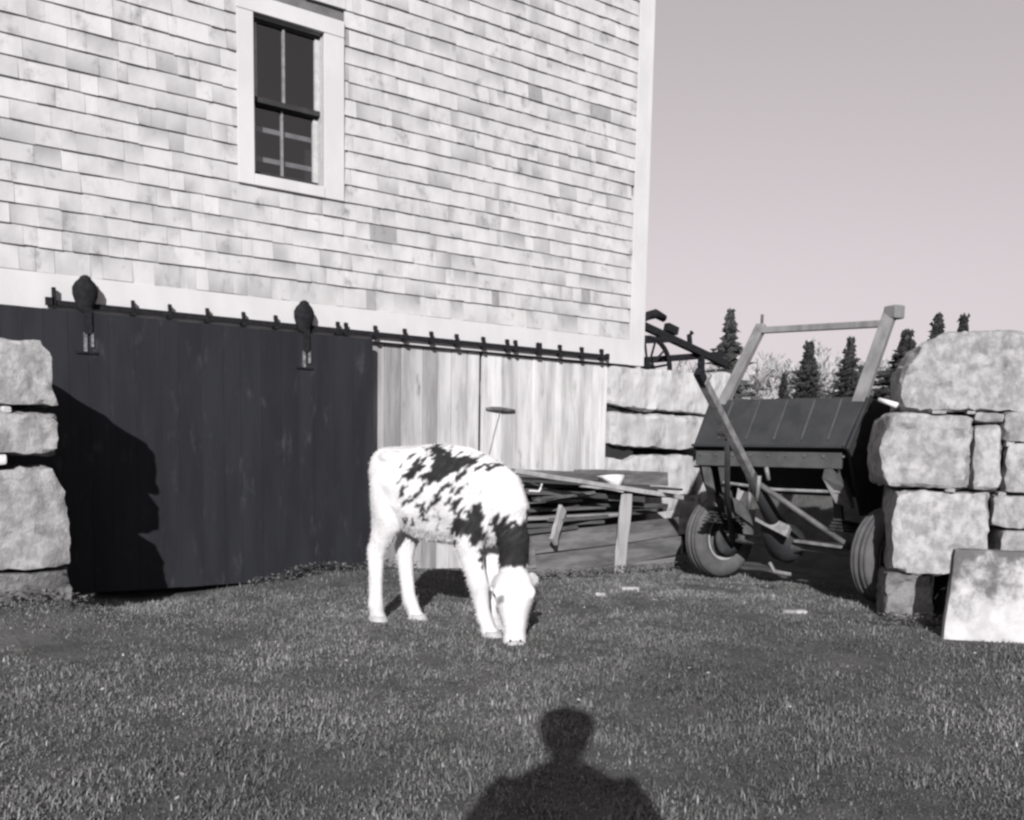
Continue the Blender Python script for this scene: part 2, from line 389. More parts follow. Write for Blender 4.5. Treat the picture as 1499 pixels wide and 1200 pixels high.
sash(WZ0 + .004, ZM + .010, .088, .030, .042)
mb = MB()
mb.box(((WX0 + WX1) / 2, .95, 3.5), (1.6, .02, 2.0)); mb.box((WX0 - .5, .55, 3.5), (.02, .78, 2.0)); mb.box((WX1 + .5, .55, 3.5), (.02, .78, 2.0))
mb.box(((WX0 + WX1) / 2, .55, 4.5), (1.6, .78, .02)); mb.box(((WX0 + WX1) / 2, .55, 2.5), (1.6, .78, .02))
mb.build('interior', 'inside', win)
for z in (3.315, 3.105):
    MB().box((2.82, .118, z), (.52, .014, .034)).build('slat', 'slat', win)

# basement wall of weathered boards: barn > lower_wall > board
BY = .045
lw = MB().box((3.9, BY + .06, .95), (5.0, .04, 2.0)).build('lower_wall', 'inside', barn)
def boards(x0, x1, z0, z1, parent, tones, y=BY, wmin=.13, wmax=.24):
    x = x0; i = 0
    while x < x1 - .02:
        w = rnd.uniform(wmin, wmax); b = min(x + w, x1)
        if x1 - b < .07: b = x1
        t = tones[i % len(tones)] * rnd.uniform(.93, 1.07); i += 1
        zt = z1 + rnd.uniform(-.004, .004); zb = z0 + rnd.uniform(-.02, .02)
        MB().box(((x + b) / 2, y + rnd.uniform(-.004, .004), (zt + zb) / 2), (b - x - rnd.uniform(.004, .007), .028, zt - zb), tone=t).build('board', 'board', parent, bevel=.002)
        x = b
boards(2.9, 4.535, -.1, SIDE - .004, lw, (1.0, 1.0, 1.12, .78, .62, .92, .68))
dr = MB().box((5.28, BY + .035, 1.55), (1.40, .025, .12)).build('door', 'board', barn)
boards(4.562, 5.99, -.06, SIDE - .012, dr, (1.28, 1.2, 1.15, 1.32, 1.12, 1.28, 1.1))
tb = MB(); tb.tube([(4.60, BY - .03, 1.372), (4.66, BY - .032, 1.374), (4.74, BY - .034, 1.372), (4.82, BY - .032, 1.369), (4.90, BY - .03, 1.366)], [.012, .020, .024, .020, .014], 10)
tb.tube([(4.74, BY - .005, 1.372), (4.74, BY - .066, 1.372)], .012, 8)
tb.build('turn_button', 'greymetal', dr, True)
MB().tube([(4.742, BY - .03, 1.345), (4.70, BY - .026, 1.2), (4.66, BY - .026, 1.05), (4.62, BY - .026, .92)], .0045, 6).build('pull_cord', 'palemetal', dr)

# ------------------------------------------------------------------ dark sliding door and its track
DY = -.098
door = empty('sliding_door', (1.4, DY, 0), 'large dark board sliding door hung from an iron track, stone shadow on it', 'door')
x = -1.3
while x < 3.43:
    w = rnd.uniform(.12, .17); b = min(x + w, 3.440)
    if 3.440 - b < .06: b = 3.440
    MB().box(((x + b) / 2, DY + rnd.uniform(-.0015, .0015), .935 + rnd.uniform(-.002, .002)), (b - x - rnd.uniform(.0008, .002), .028, 1.842), tone=rnd.uniform(.92, 1.08)).build('plank', 'doorpaint', door)
    x = b
for z in (.35, 1.05, 1.62):
    MB().box((1.07, DY + .03, z), (4.70, .028, .14)).build('batten', 'doorpaint', door)
track = empty('door_track', (3.5, -.05, 1.9), 'long black iron rail with clips fixed along the white board', 'rail')
TY = -.058; TZ = 1.905
MB().box(((1.20 + 5.90) / 2, TY, TZ), (4.70, .012, .034)).build('rail', 'iron', track)
tend = MB(); tend.box((1.165, TY, TZ + .005), (.05, .03, .05)); tend.box((1.19, TY, TZ + .03), (.022, .03, .13)); tend.build('end_stop', 'iron', track)
MB().box((5.905, TY, TZ), (.03, .03, .055)).build('end_stop', 'iron', track)
def wallx(u, v, y):
    d = right * ((u - 749.5) / FPX) + fwd - up * ((v - CYPX) / FPX); t = (y - CAM.y) / d.y; return CAM.x + t * d.x
for u in (195, 249, 304, 357, 404, 455, 495, 507, 550, 593, 632, 669, 708, 743, 755, 789, 820, 852, 881):
    X = wallx(u, 440 + .105 * (u - 70), TY); big = u == 789
    mb = MB(); mb.box((X, TY + .002, TZ + .012), (.018 if not big else .045, .032, .10)); mb.box((X, (TY - .02) / 2 + .0, TZ - .022), (.030, .075, .026)); mb.box((X, TY + .018, TZ + .052), (.012, .03, .03))
    mb.build('clip', 'iron', track)
for X in (1.375, 2.885):
    hg = MB()
    prof = [(-.065, .020), (-.055, .050), (-.02, .064), (.02, .064), (.055, .050), (.065, .020)]
    yb = TY - .035
    rings = []
    for (z, hx, hy) in ((1.850, .030, .030), (1.88, .046, .036), (1.92, .062, .040), (1.965, .078, .042), (2.01, .080, .042), (2.045, .062, .038), (2.066, .040, .032), (2.084, .030, .026), (2.094, .012, .014)):
        rings.append(((X - .004 + (z - 1.98) * .03, yb, z), (hx, 0, 0), (0, hy, 0)))
    hg.loft(rings); hgo = hg.build('hanger', 'iron', door, True)
    MB().box((X + .004, DY - .024, 1.80), (.050, .014, .17)).build('hanger_neck', 'iron', hgo, bevel=.004)
    st = MB(); st.box((X - .016, DY - .021, 1.665), (.020, .012, .12)); st.box((X + .026, DY - .021, 1.68), (.016, .012, .09))
    st.build('strap', 'galv', hgo)
    MB().box((X - .01, DY - .020, 1.598), (.13, .012, .014)).build('strap_foot', 'iron', hgo)

# ------------------------------------------------------------------ stones
STN = 0
def stone(parent, origin, ax_u, ax_n, s0, s1, z0, z1, depth, m='stone', tone=1.0, rough=.022, prof=None, back=0.0, lean=0.0, res=.028, round_=.014):
    """rough block: runs s0..s1 along ax_u from origin, z0..z1 high, goes 'depth' in along ax_n.
    prof(f, g) -> (ds, dz) pushes the outline (f,g in -1..1)"""
    global STN; STN += 1
    L, H, D = s1 - s0, z1 - z0, depth
    nu, nz_, nd = max(4, min(34, int(L / res))), max(4, min(20, int(H / res))), max(4, min(8, int(D / (res * 2))))
    bm = bmesh.new(); vm = {}
    qs = random.Random(STN * 13 + 5); cuts = []
    for _ in range(14 if H > .1 and D > .12 else 0):         # split faces: random planes shave the block's edges
        cn = Vector((qs.uniform(-1, 1), qs.choice((-1, -1, 1)) * qs.uniform(.2, 1), qs.uniform(-1, 1))); cn = Vector((cn.x, cn.y, cn.z)).normalized()
        ext = abs(cn.x) * L / 2 + abs(cn.y) * D / 2 + abs(cn.z) * H / 2
        cuts.append((cn, ext - qs.uniform(.005, .04)))
    def key(i, j, k):
        if (i, j, k) in vm: return vm[(i, j, k)]
        f, g_, h = 2 * i / nu - 1, 2 * j / nz_ - 1, 2 * k / nd - 1
        px, pz, pd = f * L / 2, g_ * H / 2, h * D / 2
        # rounded box
        r_ = min(round_, L * .22, H * .28)
        qx = max(abs(px) - (L / 2 - r_), 0); qz = max(abs(pz) - (H / 2 - r_), 0); qd = max(abs(pd) - (D / 2 - r_), 0)
        q = math.sqrt(qx * qx + qz * qz + qd * qd)
        if q > r_ * .999:
            sc = r_ / q
            px = math.copysign(min(abs(px), L / 2 - r_) + qx * sc, px); pz = math.copysign(min(abs(pz), H / 2 - r_) + qz * sc, pz)
            pd = math.copysign(min(abs(pd), D / 2 - r_) + qd * sc, pd)
        if prof:
            a_, b_ = prof(f, g_); px += a_; pz += b_
        pv = Vector((px, pd, pz))
        for cn, dd in cuts:
            e_ = pv.dot(cn) - dd
            if e_ > 0: pv -= cn * e_
        px, pd, pz = pv
        n3 = Vector((px, pd, pz)) * 4.5 + Vector((STN * 7.1, STN * 3.3, 0))
        dsp = mnoise.noise_vector(n3) * rough * .9 + mnoise.noise_vector(n3 * 3.2) * rough * .7 + mnoise.noise_vector(n3 * 8) * rough * .45
        p = Vector(origin) + Vector(ax_u) * ((s0 + s1) / 2 + px + dsp.x) + Vector(ax_n) * (D / 2 + pd + dsp.y + back + lean * (pz + H / 2)) + Vector((0, 0, (z0 + z1) / 2 + pz + dsp.z * .75))
        vm[(i, j, k)] = bm.verts.new(p); return vm[(i, j, k)]
    for i in range(nu):
        for j in range(nz_):
            for k in (0, nd):
                q = [key(i, j, k), key(i + 1, j, k), key(i + 1, j + 1, k), key(i, j + 1, k)]; bm.faces.new(q if k == 0 else q[::-1])
    for i in range(nu):
        for k in range(nd):
            for j in (0, nz_):
                q = [key(i, j, k), key(i + 1, j, k), key(i + 1, j, k + 1), key(i, j, k + 1)]; bm.faces.new(q)
    for j in range(nz_):
        for k in range(nd):
            for i in (0, nu):
                q = [key(i, j, k), key(i, j + 1, k), key(i, j + 1, k + 1), key(i, j, k + 1)]; bm.faces.new(q)
    bmesh.ops.recalc_face_normals(bm, faces=bm.faces)
    me = bpy.data.meshes.new('stone'); bm.to_mesh(me); bm.free()
    set_tone(me, np.full((len(me.vertices), 1), tone))
    o = link('stone', me, m, parent, True); me.set_sharp_from_angle(angle=R(28)); return o

# left wall: face towards -y at y = -1.09, ends at x = 1.02
lw_ = empty('stone_wall', (.2, -.8, 0), 'thick wall end of stacked granite blocks left of the dark door', 'stone wall', 'granite walls of the yard')
LO = (0, -1.09, 0); UX = (1, 0, 0); NY = (0, 1, 0)
def pf_l1(f, g_): return ((-.022 * (g_ + 1) if f > .6 else 0) + (-.03 if f > .8 and g_ > .8 else 0), 0)
def pf_l3(f, g_): return ((-.05 * max(0, g_ - .45) * 2 + .01 * (1 - g_) if f > .5 else 0), (-.02 if g_ > .7 and f < .7 else 0))
stone(lw_, LO, UX, NY, -.35, 1.02, 1.214, 1.553, .72, tone=1.1, prof=pf_l1)
stone(lw_, LO, UX, NY, .30, 1.008, .945, 1.172, .70, tone=.95)
stone(lw_, LO, UX, NY, -.6, .28, .94, 1.19, .70, tone=1.0)
stone(lw_, LO, UX, NY, -.10, 1.035, .315, .875, .74, tone=.98, prof=pf_l3)
stone(lw_, LO, UX, NY, -1.1, -.12, .33, .92, .74, tone=1.05)
stone(lw_, LO, UX, NY, -.5, 1.05, -.15, .300, .76, 'stone_dark', 1.1)
stone(lw_, LO, UX, NY, -1.5, -.38, 1.20, 1.54, .70, tone=.9)
stone(lw_, LO, UX, NY, -1.6, -.62, .93, 1.18, .70, tone=1.0)
stone(lw_, LO, UX, NY, -2.2, -.52, -.15, .31, .76, tone=1.0)
stone(lw_, LO, UX, NY, .735, .79, 1.165, 1.20, .06, tone=1.7, rough=.006, res=.012, round_=.015, back=.02)
stone(lw_, LO, UX, NY, .60, .752, .885, .945, .10, tone=1.9, rough=.006, res=.02, round_=.015, back=.0)

# retaining wall carrying the bank beside the barn
rw = empty('stone_wall', (6.8, .3, 0), 'low wall of long split granite blocks beside the board door under the barn corner', 'stone wall', 'granite walls of the yard')
RO = (0, .005, 0)
def wav(a, ph):
    def fn_(f, g_):
        n_ = mnoise.noise(Vector((f * 2.3 + ph * 5, ph, 0))) * .7 + mnoise.noise(Vector((f * 7 + ph * 3, 2 + ph, 0))) * .4
        return (0, (a * n_ + (.045 * math.exp(-(f + 1) * 3.2) if f < 0 else 0)) if g_ < -.4 else a * .35 * n_)
    return fn_
stone(rw, RO, UX, NY, 6.0, 7.38, 1.435, 1.842, .5, m='stone_split', tone=1.25, prof=wav(.03, .4), rough=.018)
stone(rw, RO, UX, NY, 6.012, 7.42, 1.065, 1.405, .5, m='stone_split', tone=1.1, prof=wav(.035, 2.2), rough=.018)
stone(rw, RO, UX, NY, 6.02, 7.2, .60, 1.00, .5, m='stone_split', tone=1.15, prof=lambda f, g_: (0, -.05 * math.exp(-((f + .75) / .35) ** 2) + .03 * mnoise.noise(Vector((f * 4, 3, 1))) if g_ > .4 else 0), rough=.018)
stone(rw, RO, UX, NY, 6.02, 7.3, .18, .585, .5, m='stone_split', tone=1.0)
stone(rw, RO, UX, NY, 6.02, 7.1, -.2, .165, .5, m='stone_split', tone=.9)
stone(rw, RO, UX, NY, 7.40, 7.74, 1.40, 1.87, .5, m='stone_split', tone=1.2)
stone(rw, RO, UX, NY, 7.44, 8.0, .9, 1.37, .5, m='stone_split', tone=1.0)
stone(rw, RO, UX, NY, 7.32, 8.6, .3, .88, .5, m='stone_split', tone=1.0)

# right wall
rr = empty('stone_wall', (5.7, -3.5, 0), 'tall pile of round-shouldered granite boulders right of the spreader', 'stone wall', 'granite walls of the yard')
def dome(f, g_):
    dz = -.16 * max(0, abs(f + .1) - .45) ** 1.4 * 2 if g_ > 0 else 0
    return ((.05 * (g_ > .3) * max(0, g_) if f < -.5 else 0), dz * max(0, g_))
def belly(f, g_): return (-.02 * (1 - g_ * g_) * 1.5 if f < -.4 else 0, 0)
def st(s0, s1, z0, z1, **k): return stone(rr, E0 + WD * .045, WD, WN, s0, s1, z0, z1, k.pop('d', .6), **k)
st(.02, .96, 1.300, 1.785, tone=1.0, prof=dome, rough=.03, round_=.05)
st(-.06, .435, .830, 1.285, tone=1.0, prof=belly, rough=.028, round_=.035)
st(.445, .605, .815, 1.23, tone=1.12, rough=.018, round_=.03)
st(.44, .60, 1.235, 1.295, tone=.85, rough=.01, d=.4)
st(.60, .98, 1.125, 1.298, tone=.8, rough=.02)
st(.63, 1.05, .815, 1.115, tone=1.05, rough=.02)
st(.018, .56, .295, .812, tone=1.12, rough=.022)
st(.575, 1.05, .60, .80, tone=1.0, rough=.02)
st(.63, 1.0, .38, .59, tone=.85, rough=.02)
st(-.01, .27, -.12, .285, m='stone_dark', tone=1.15, rough=.03)
st(.42, 1.1, -.12, .37, tone=.7, rough=.02, back=.05)
st(1.0, 1.9, 1.28, 1.74, tone=1.0, rough=.03)
st(1.07, 1.8, .62, 1.26, tone=.95, rough=.03)
st(1.08, 1.9, -.1, .60, tone=.95, rough=.03)
st(1.92, 2.9, .9, 1.7, tone=1.0, rough=.03)
st(1.85, 2.9, -.1, .88, tone=.95, rough=.03)
for (s0, z0, w, h) in ((.30, .806, .06, .03), (.40, 1.285, .05, .02), (.14, .283, .07, .025), (.50, .60, .05, .04), (.60, .77, .05, .05), (.20, 1.285, .08, .022), (.55, .36, .06, .05), (.62, 1.09, .05, .05)):
    st(s0, s0 + w, z0, z0 + h, tone=rnd.uniform(.8, 1.4), rough=.006, res=.015, round_=.01, d=.12, back=.015)
# small white stick of stone jutting from the joint at the corner
stick = MB(); stick.tube([E0 + WD * -.055 + WN * .10 + Vector((0, 0, 1.375)), E0 + WD * .045 + WN * .03 + Vector((0, 0, 1.335))], [.014, .018], 8)
stick = stick.build('stick', 'rag', None, True); tag(stick, 'short white stick poking out of the boulder wall above the spreader', 'stick')

# pale slab leaning at the foot of the right wall
so = Vector((5.035, -3.975, 0))
sl = stone(None, so, WD, WN, 0, .78, -.05, .505, .09, m='marble', tone=1.0, rough=.006, res=.04, round_=.02, lean=.12, prof=lambda f, g_: (.022 * (g_ + 1) if f < 0 else 0, 0))
sl.name = 'stone_slab'
tag(sl, 'pale dirt-stained rectangular stone slab leaning at the foot of the boulder wall', 'stone slab')

# ------------------------------------------------------------------ spreader trailer
SC = Vector((5.93, -2.15, 0)); AA = Vector((math.sin(R(-14)), math.cos(R(-14)), 0)); NN = Vector((-AA.y, AA.x, 0)); ZZ = Vector((0, 0, 1))
def sp(a, n, z): return SC + AA * a + NN * n + ZZ * z
tr = empty('spreader_trailer', SC, 'dark two-wheeled farm spreader with sloping hopper, tall frame and raised drawbar', 'trailer')
AH, NH = AA, NN                       # hopper axes
AA = Vector((math.sin(R(3)), math.cos(R(3)), 0)); NN = Vector((-AA.y, AA.x, 0))   # axle stands a little askew under it
for sgn, a in ((1, .68), (-1, -.93)):
    c = sp(a, 0, .34); ro, ri, hw = .34, .195, .088
    tp = [(-hw * .75, ri), (-hw, ri + .03), (-hw * 1.12, ri + .075), (-hw * .98, ro - .035), (-hw * .72, ro - .010), (-hw * .5, ro - .004), (-hw * .46, ro - .010), (-hw * .40, ro - .002), (-hw * .12, ro), (-hw * .08, ro - .008), (hw * .08, ro - .008), (hw * .12, ro), (hw * .40, ro - .002), (hw * .46, ro - .010), (hw * .5, ro - .004), (hw * .72, ro - .010),
          (hw * .98, ro - .035), (hw * 1.12, ri + .075), (hw, ri + .03), (hw * .75, ri)]
    wh = MB().lathe(c, AA, tp, 48).build('wheel', 'tyre', tr, True)
    MB().lathe(c, AA, [(-.062, ri + .004), (-.070, ri - .008), (-.060, ri - .020), (-.03, ri - .03), (.03, ri - .03), (.060, ri - .020), (.070, ri - .008), (.062, ri + .004)], 40).build('rim', 'rimedge', wh, True)
    MB().lathe(c, AA, [(-.012 * sgn, ri - .028), (-.030 * sgn, .13), (-.028 * sgn, .085), (-.06 * sgn, .075), (-.065 * sgn, .02), (.03 * sgn, .02), (.03 * sgn, .1), (.0, ri - .028)], 32).build('hub', 'rim', wh, True)
    bl = MB()
    for j in range(5):
        an = 2 * math.pi * j / 5 + .3; rd = AA.cross(ZZ) * math.cos(an) + ZZ * math.sin(an)
        bl.tube([c + rd * .105 - AA * sgn * .045, c + rd * .105 + AA * sgn * .045], .012, 6)
    bl.build('lug_nuts', 'greymetal', wh)
# axle with differential, brake plates
mb = MB(); mb.loft([(sp(a, 0, .34), NN * r_, ZZ * r_) for a, r_ in ((-.85, .052), (-.80, .04), (-.2, .042), (-.13, .07), (.13, .07), (.2, .042), (.55, .04), (.60, .052))])
mb.build('axle', 'greymetal', tr, True)
MB().loft([(sp(0, n, .34 + z), AA * r_, ZZ * r_) for n, z, r_ in ((-.17, 0, .05), (-.13, 0, .11), (-.04, 0, .155), (.05, .02, .15), (.13, .07, .10), (.19, .13, .065))]).build('differential', 'hopper', tr, True)
for a in (-.825, .575): MB().lathe(sp(a, 0, .34), AA, [(-.015, .05), (-.015, .15), (.015, .15), (.015, .05)], 28).build('brake_plate', 'hopper', tr, True)
AX, NX = AA, NN; AA, NN = AH, NH
def spx(a, n, z): return SC + AX * a + NX * n + ZZ * z
TIP = (1.40, 1.52)
def tg(n): return .37 + n * (TIP[1] - .37) / TIP[0]
MB().tube([sp(0, .12, tg(.12)), sp(0, .35, tg(.35)), sp(0, .62, tg(.62))], [.075, .055, .040], 14).build('torque_tube', 'hopper', tr, True)
db = MB().bar(sp(0, .50, tg(.50)), sp(0, 1.36, tg(1.36)), .055, .055).build('drawbar', 'palemetal', tr, bevel=.006)
mb = MB(); mb.bar(sp(0, 1.34, tg(1.34)), sp(0, 1.43, tg(1.43)), .045, .06); mb.tube([sp(0, 1.37, tg(1.37) + .02), sp(-.01, 1.42, tg(1.42) + .06)], .022, 8); mb.build('coupling', 'iron', db)
MB().tube([sp(0, 1.33, tg(1.33) + .03), sp(-.03, 1.33, tg(1.33) + .07)], .022, 10).build('hitch_pin', 'palemetal', db, True)
MB().tube([spx(-.66, .05, .37), (spx(-.66, .05, .37) + sp(-.03, .55, tg(.55) - .01)) / 2, sp(-.03, .55, tg(.55) - .01)], .021, 10).build('radius_rod', 'greymetal', tr, True)
MB().tube([spx(.50, .03, .30), sp(.28, .42, .70), sp(.03, .93, tg(.93) - .02)], .021, 10).build('radius_rod', 'hopper', tr, True)
mb = MB(); mb.tube([sp(.02, .93, tg(.93) + .02), sp(.10, .93, tg(.93) + .03)], .022, 8); mb.build('clamp', 'palemetal', tr, True)
mb = MB()
for n, a in ((.50, .05), (.58, -.05)): mb.tube([sp(a, n, tg(n) + .02), sp(a + .03, n - .04, tg(n) - .16)], .016, 8)
mb.tube([sp(-.09, .56, tg(.56) + .10), sp(-.10, .53, tg(.56) + .01)], .015, 8)
mb.build('shackles', 'palemetal', tr, True)
MB().tube([sp(.42, .22, .80), sp(0, .2, .76), sp(-.50, .16, .76)], .012, 8).build('cross_shaft', 'palemetal', tr)
# spring/fender pieces near the far wheel
mb = MB()
for i in range(4): mb.bar(sp(.50, -.30 + .03 * i, .44 + .022 * i), sp(.50, .34 - .03 * i, .50 + .022 * i), .05, .014)
mb.build('leaf_spring', 'hopper', tr)
mb = MB()
for i in range(4): mb.bar(sp(-.50, -.30 + .03 * i, .44 + .022 * i), sp(-.50, .34 - .03 * i, .50 + .022 * i), .05, .014)
mb.build('leaf_spring', 'hopper', tr)
MB().bar(sp(.46, .20, 1.0), sp(.40, .10, .52), .06, .05, NN).build('frame_leg', 'hopper2', tr, bevel=.005)
MB().bar(sp(.60, .22, 1.02), sp(.56, .10, .60), .07, .03, NN).build('frame_leg', 'greymetal', tr, bevel=.005)
MB().bar(sp(-.40, .10, 1.0), sp(-.45, .05, .52), .06, .05, NN).build('frame_leg', 'hopper', tr, bevel=.005)
mb = MB(); mb.add([sp(.12, .26, .52), sp(-.14, .28, .42), sp(-.15, .24, .50), sp(.14, .22, .62), sp(.12, .22, .50), sp(-.14, .24, .40), sp(-.15, .20, .48), sp(.14, .18, .60)],
                  [(0, 1, 2, 3), (7, 6, 5, 4), (0, 4, 5, 1), (1, 5, 6, 2), (2, 6, 7, 3), (3, 7, 4, 0)])
mb.build('guard_plate', 'palemetal', tr)
MB().tube([sp(-.22, .34, .15), sp(-.10, .36, .16), sp(-.05, .34, .22)], .014, 8).build('drag_link', 'palemetal', tr)
MB().bar(sp(-.16, .10, .38), spx(-.62, .06, .375), .10, .02).build('axle_plate', 'palemetal', tr)
# hopper: sloping front plane n = .645*(1.45-z)
def fn(z): return .645 * (1.45 - z)
at0, at1 = -.575, .665
FT = [sp(at1, fn(1.45), 1.45), sp(at0, fn(1.45), 1.45)]; FB = [sp(at1 + .02, fn(1.08), 1.08), sp(at0 + .06, fn(1.08), 1.08)]
BT = [sp(at1, -.55, 1.42), sp(at0, -.55, 1.42)]; MBk = [sp(at1, -.62, 1.05), sp(at0, -.62, 1.05)]; BB = [sp(at1 - .12, -.50, .70), sp(at0 + .12, -.50, .70)]
BF = [sp(at1 - .10, -.36, .72), sp(at0 + .12, -.36, .72)]; LF_ = [sp(at1 + .02, .15, 1.045), sp(at0 + .06, .15, 1.045)]
pts = []; 
for pr in (FT, FB, LF_, BF, BB, MBk, BT): pts += pr
F = []
for i in range(7):
    j = (i + 1) % 7; F.append((2 * i, 2 * i + 1, 2 * j + 1, 2 * j))
F.append(tuple(2 * i for i in range(7))); F.append(tuple(2 * i + 1 for i in range(7))[::-1])
hp = MB().add(pts, F).build('hopper', 'hopper', tr, bevel=.008)
# lid panel seams proud of the sloping front
sl_n = (NN * .37 * .645 + ZZ * -.37).normalized(); fnorm = AA.cross(sl_n)
if fnorm.dot(NN) < 0: fnorm = -fnorm
for a in (.47, .24, .015, -.20, -.40):
    t0, t1 = 1.43, 1.13
    MB().bar(sp(a, fn(t0), t0) + fnorm * .004, sp(a + .01, fn(t1), t1) + fnorm * .004, .012, .012, fnorm).build('rib', 'hopper2', hp)
MB().bar(sp(at1 + .02, fn(1.08) + .012, 1.085), sp(at0 + .06, fn(1.08) + .012, 1.085), .05, .022).build('front_lip', 'hopper', hp, bevel=.004)
MB().bar(sp(at1, .215, .985), sp(at0 + .07, .215, .985), .03, .115).build('apron', 'hopper2', hp, bevel=.004)
mb = MB(); mb.add([sp(-.40, .24, .99), sp(-.52, .20, .80), sp(-.56, .12, .64), sp(-.46, .18, .68), sp(-.36, .20, .86), sp(-.38, .06, .99), sp(-.50, .04, .80), sp(-.54, .0, .64), sp(-.44, .02, .68), sp(-.34, .04, .86)],
                  [(0, 4, 3, 2, 1), (5, 6, 7, 8, 9), (0, 1, 6, 5), (1, 2, 7, 6), (2, 3, 8, 7), (3, 4, 9, 8), (4, 0, 5, 9)])
mb.build('chute', 'greymetal', hp)
ep = [(.24, 1.075), (.0, 1.44), (-.55, 1.41), (-.60, 1.05), (-.48, .60), (-.10, .58), (.06, .80)]
for a, nm in ((at0 - .022, 'end_panel'), (at1 + .002, 'end_panel')):
    V = [sp(a + (.04 if a < 0 and z < 1.1 else 0), n_, z) for n_, z in ep] + [sp(a + .020 + (.04 if a < 0 and z < 1.1 else 0), n_, z) for n_, z in ep]
    MB().add(V, [tuple(range(7)), tuple(range(13, 6, -1))] + [(i, i + 7, (i + 1) % 7 + 7, (i + 1) % 7) for i in range(7)]).build(nm, 'hopper', hp)
for i in range(9):
    a = at1 - .04 - i * .143
    MB().tube([sp(a, .228, 1.015), sp(a, .240, 1.015)], .010, 8).build('bolt', 'greymetal', hp)
# tall frame in the plane of the lid
for a0, a1, ex in ((.575, .475, 0), (-.52, -.555, .03)):
    z0, z1 = 1.40, 2.075 + ex
    MB().bar(sp(a0, fn(z0) - .03, z0), sp(a1, fn(z1) - .03, z1), .085 if ex == 0 else .095, .055, fnorm).build('upright', 'postwood', tr, bevel=.006)
MB().bar(sp(.475, fn(2.02) - .02, 2.03), sp(-.55, fn(2.03) - .02, 2.012), .055, .050).build('top_rail', 'postwood', tr, bevel=.005)
MB().box(sp(-.585, fn(2.08) - .03, 2.095), (.10, .12, .10), Matrix.Rotation(R(-14), 3, 'Z')).build('end_block', 'postwood', tr, bevel=.012)
MB().tube([sp(.465, fn(2.09), 2.09), sp(.465, fn(2.09), 2.16)], .012, 8).build('spike', 'greymetal', tr)

# ------------------------------------------------------------------ lumber pile
def plank(a, b, w, h, label, m='lumber', tone=1.0, upv=(0, 0, 1), name='plank', cat='plank', group='boards of the lumber pile', jit=.008):
    mb = MB()
    a = Vector(a); b = Vector(b); d = (b - a); L = d.length; d.normalize()
    u = Vector(upv); u = (u - d * u.dot(d)).normalized(); s = d.cross(u)
    n = 6; V = []; F = []
    sag = rnd.uniform(-.008, .008); tw = rnd.uniform(-.05, .05)
    for i in range(n + 1):
        t = i / n; c = a + d * (L * t) + u * (sag * math.sin(t * math.pi)); an = tw * (t - .5)
        uu = u * math.cos(an) + s * math.sin(an); ss = s * math.cos(an) - u * math.sin(an)
        for (x, y) in ((-1, -1), (1, -1), (1, 1), (-1, 1)):
            V.append(c + ss * (x * w / 2 + rnd.uniform(-jit, jit)) + uu * (y * h / 2 + rnd.uniform(-jit, jit) * .5))
    for i in range(n):
        for j in range(4): F.append((i * 4 + j, i * 4 + (j + 1) % 4, i * 4 + 4 + (j + 1) % 4, i * 4 + 4 + j))
    F.append((0, 3, 2, 1)); F.append((n * 4, n * 4 + 1, n * 4 + 2, n * 4 + 3))
    mb.add(V, F, tone); o = mb.build(name, m, None, bevel=.003)
    return tag(o, label, cat, group)
# upright boards on edge at the front of the pile
plank((4.10, -.86, .27), (6.25, -.70, .355), .030, .17, 'wide grey board on edge, topmost of the three at the pile front', tone=1.25)
plank((4.28, -.90, .10), (6.25, -.74, .185), .030, .17, 'wide grey board on edge, middle one of the pile front', tone=1.2)
plank((4.45, -.93, -.02), (6.25, -.78, .03), .034, .12, 'low grey board half sunk in grass at the pile front', tone=1.25)
plank((4.05, -.92, .16), (4.46, -.90, .20), .030, .20, 'short wide board end beside the calf head at the pile front', tone=1.35)
# thin boards stacked behind
for i, (z, y, x1, t) in enumerate(((.42, -.66, 5.30, .9), (.475, -.64, 5.55, 2.0), (.535, -.62, 5.35, .8), (.60, -.60, 5.1, 1.5), (.665, -.60, 5.0, .8))):
    plank((4.02 + .05 * i, y, z), (x1, y + .04, z + .008), .30, .026, 'thin weathered board in the stack behind the calf, number of layers below the top: %s' % ('four', 'three', 'two', 'one', 'none')[i] if False else
          ('lowest thin board of the stack behind the calf', 'pale-edged thin board second from the bottom of the stack', 'dark thin board in the middle of the stack', 'grey thin board second from the top of the stack', 'dark topmost thin board of the stack behind the calf')[i], tone=t)
# covering planks
plank((4.40, -.52, .835), (5.55, -.46, .80), .20, .07, 'thick dark plank lying across the top left of the pile', tone=1.0)
plank((5.30, -.40, .80), (6.40, -.36, .78), .10, .13, 'squared grey beam end on top of the pile near the trailer wheel', tone=1.25)
plank((4.30, -.20, .80), (6.40, -.16, .80), .30, .03, 'flat board lying farthest back on top of the pile', tone=1.0)
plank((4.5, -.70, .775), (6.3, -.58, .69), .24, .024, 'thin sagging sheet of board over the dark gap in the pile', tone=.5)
plank((4.85, -.98, .745), (5.30, -.98, .700), .05, .022, 'short pale-edged lath above the upright stake', 'stakewood', 1.0)
plank((4.18, -1.02, .862), (6.16, -.98, .618), .030, .034, 'long thin pale pole slanting across the pile down to the wheel', 'stakewood', 1.0, name='pole', cat='pole')
plank((4.6, -.20, .62), (6.3, -.16, .62), .06, .20, 'board on edge added as dark shade deep inside the pile, upper one', tone=.8)  # added with the next board; their dark tone stands for shade in the gap
plank((4.6, -.24, .42), (6.3, -.20, .42), .06, .18, 'board on edge added as dark shade deep inside the pile, lower one', tone=.7)
plank((4.42, -.84, .70), (5.9, -.60, .60), .05, .045, 'dark scantling under the long pale pole', tone=.7)
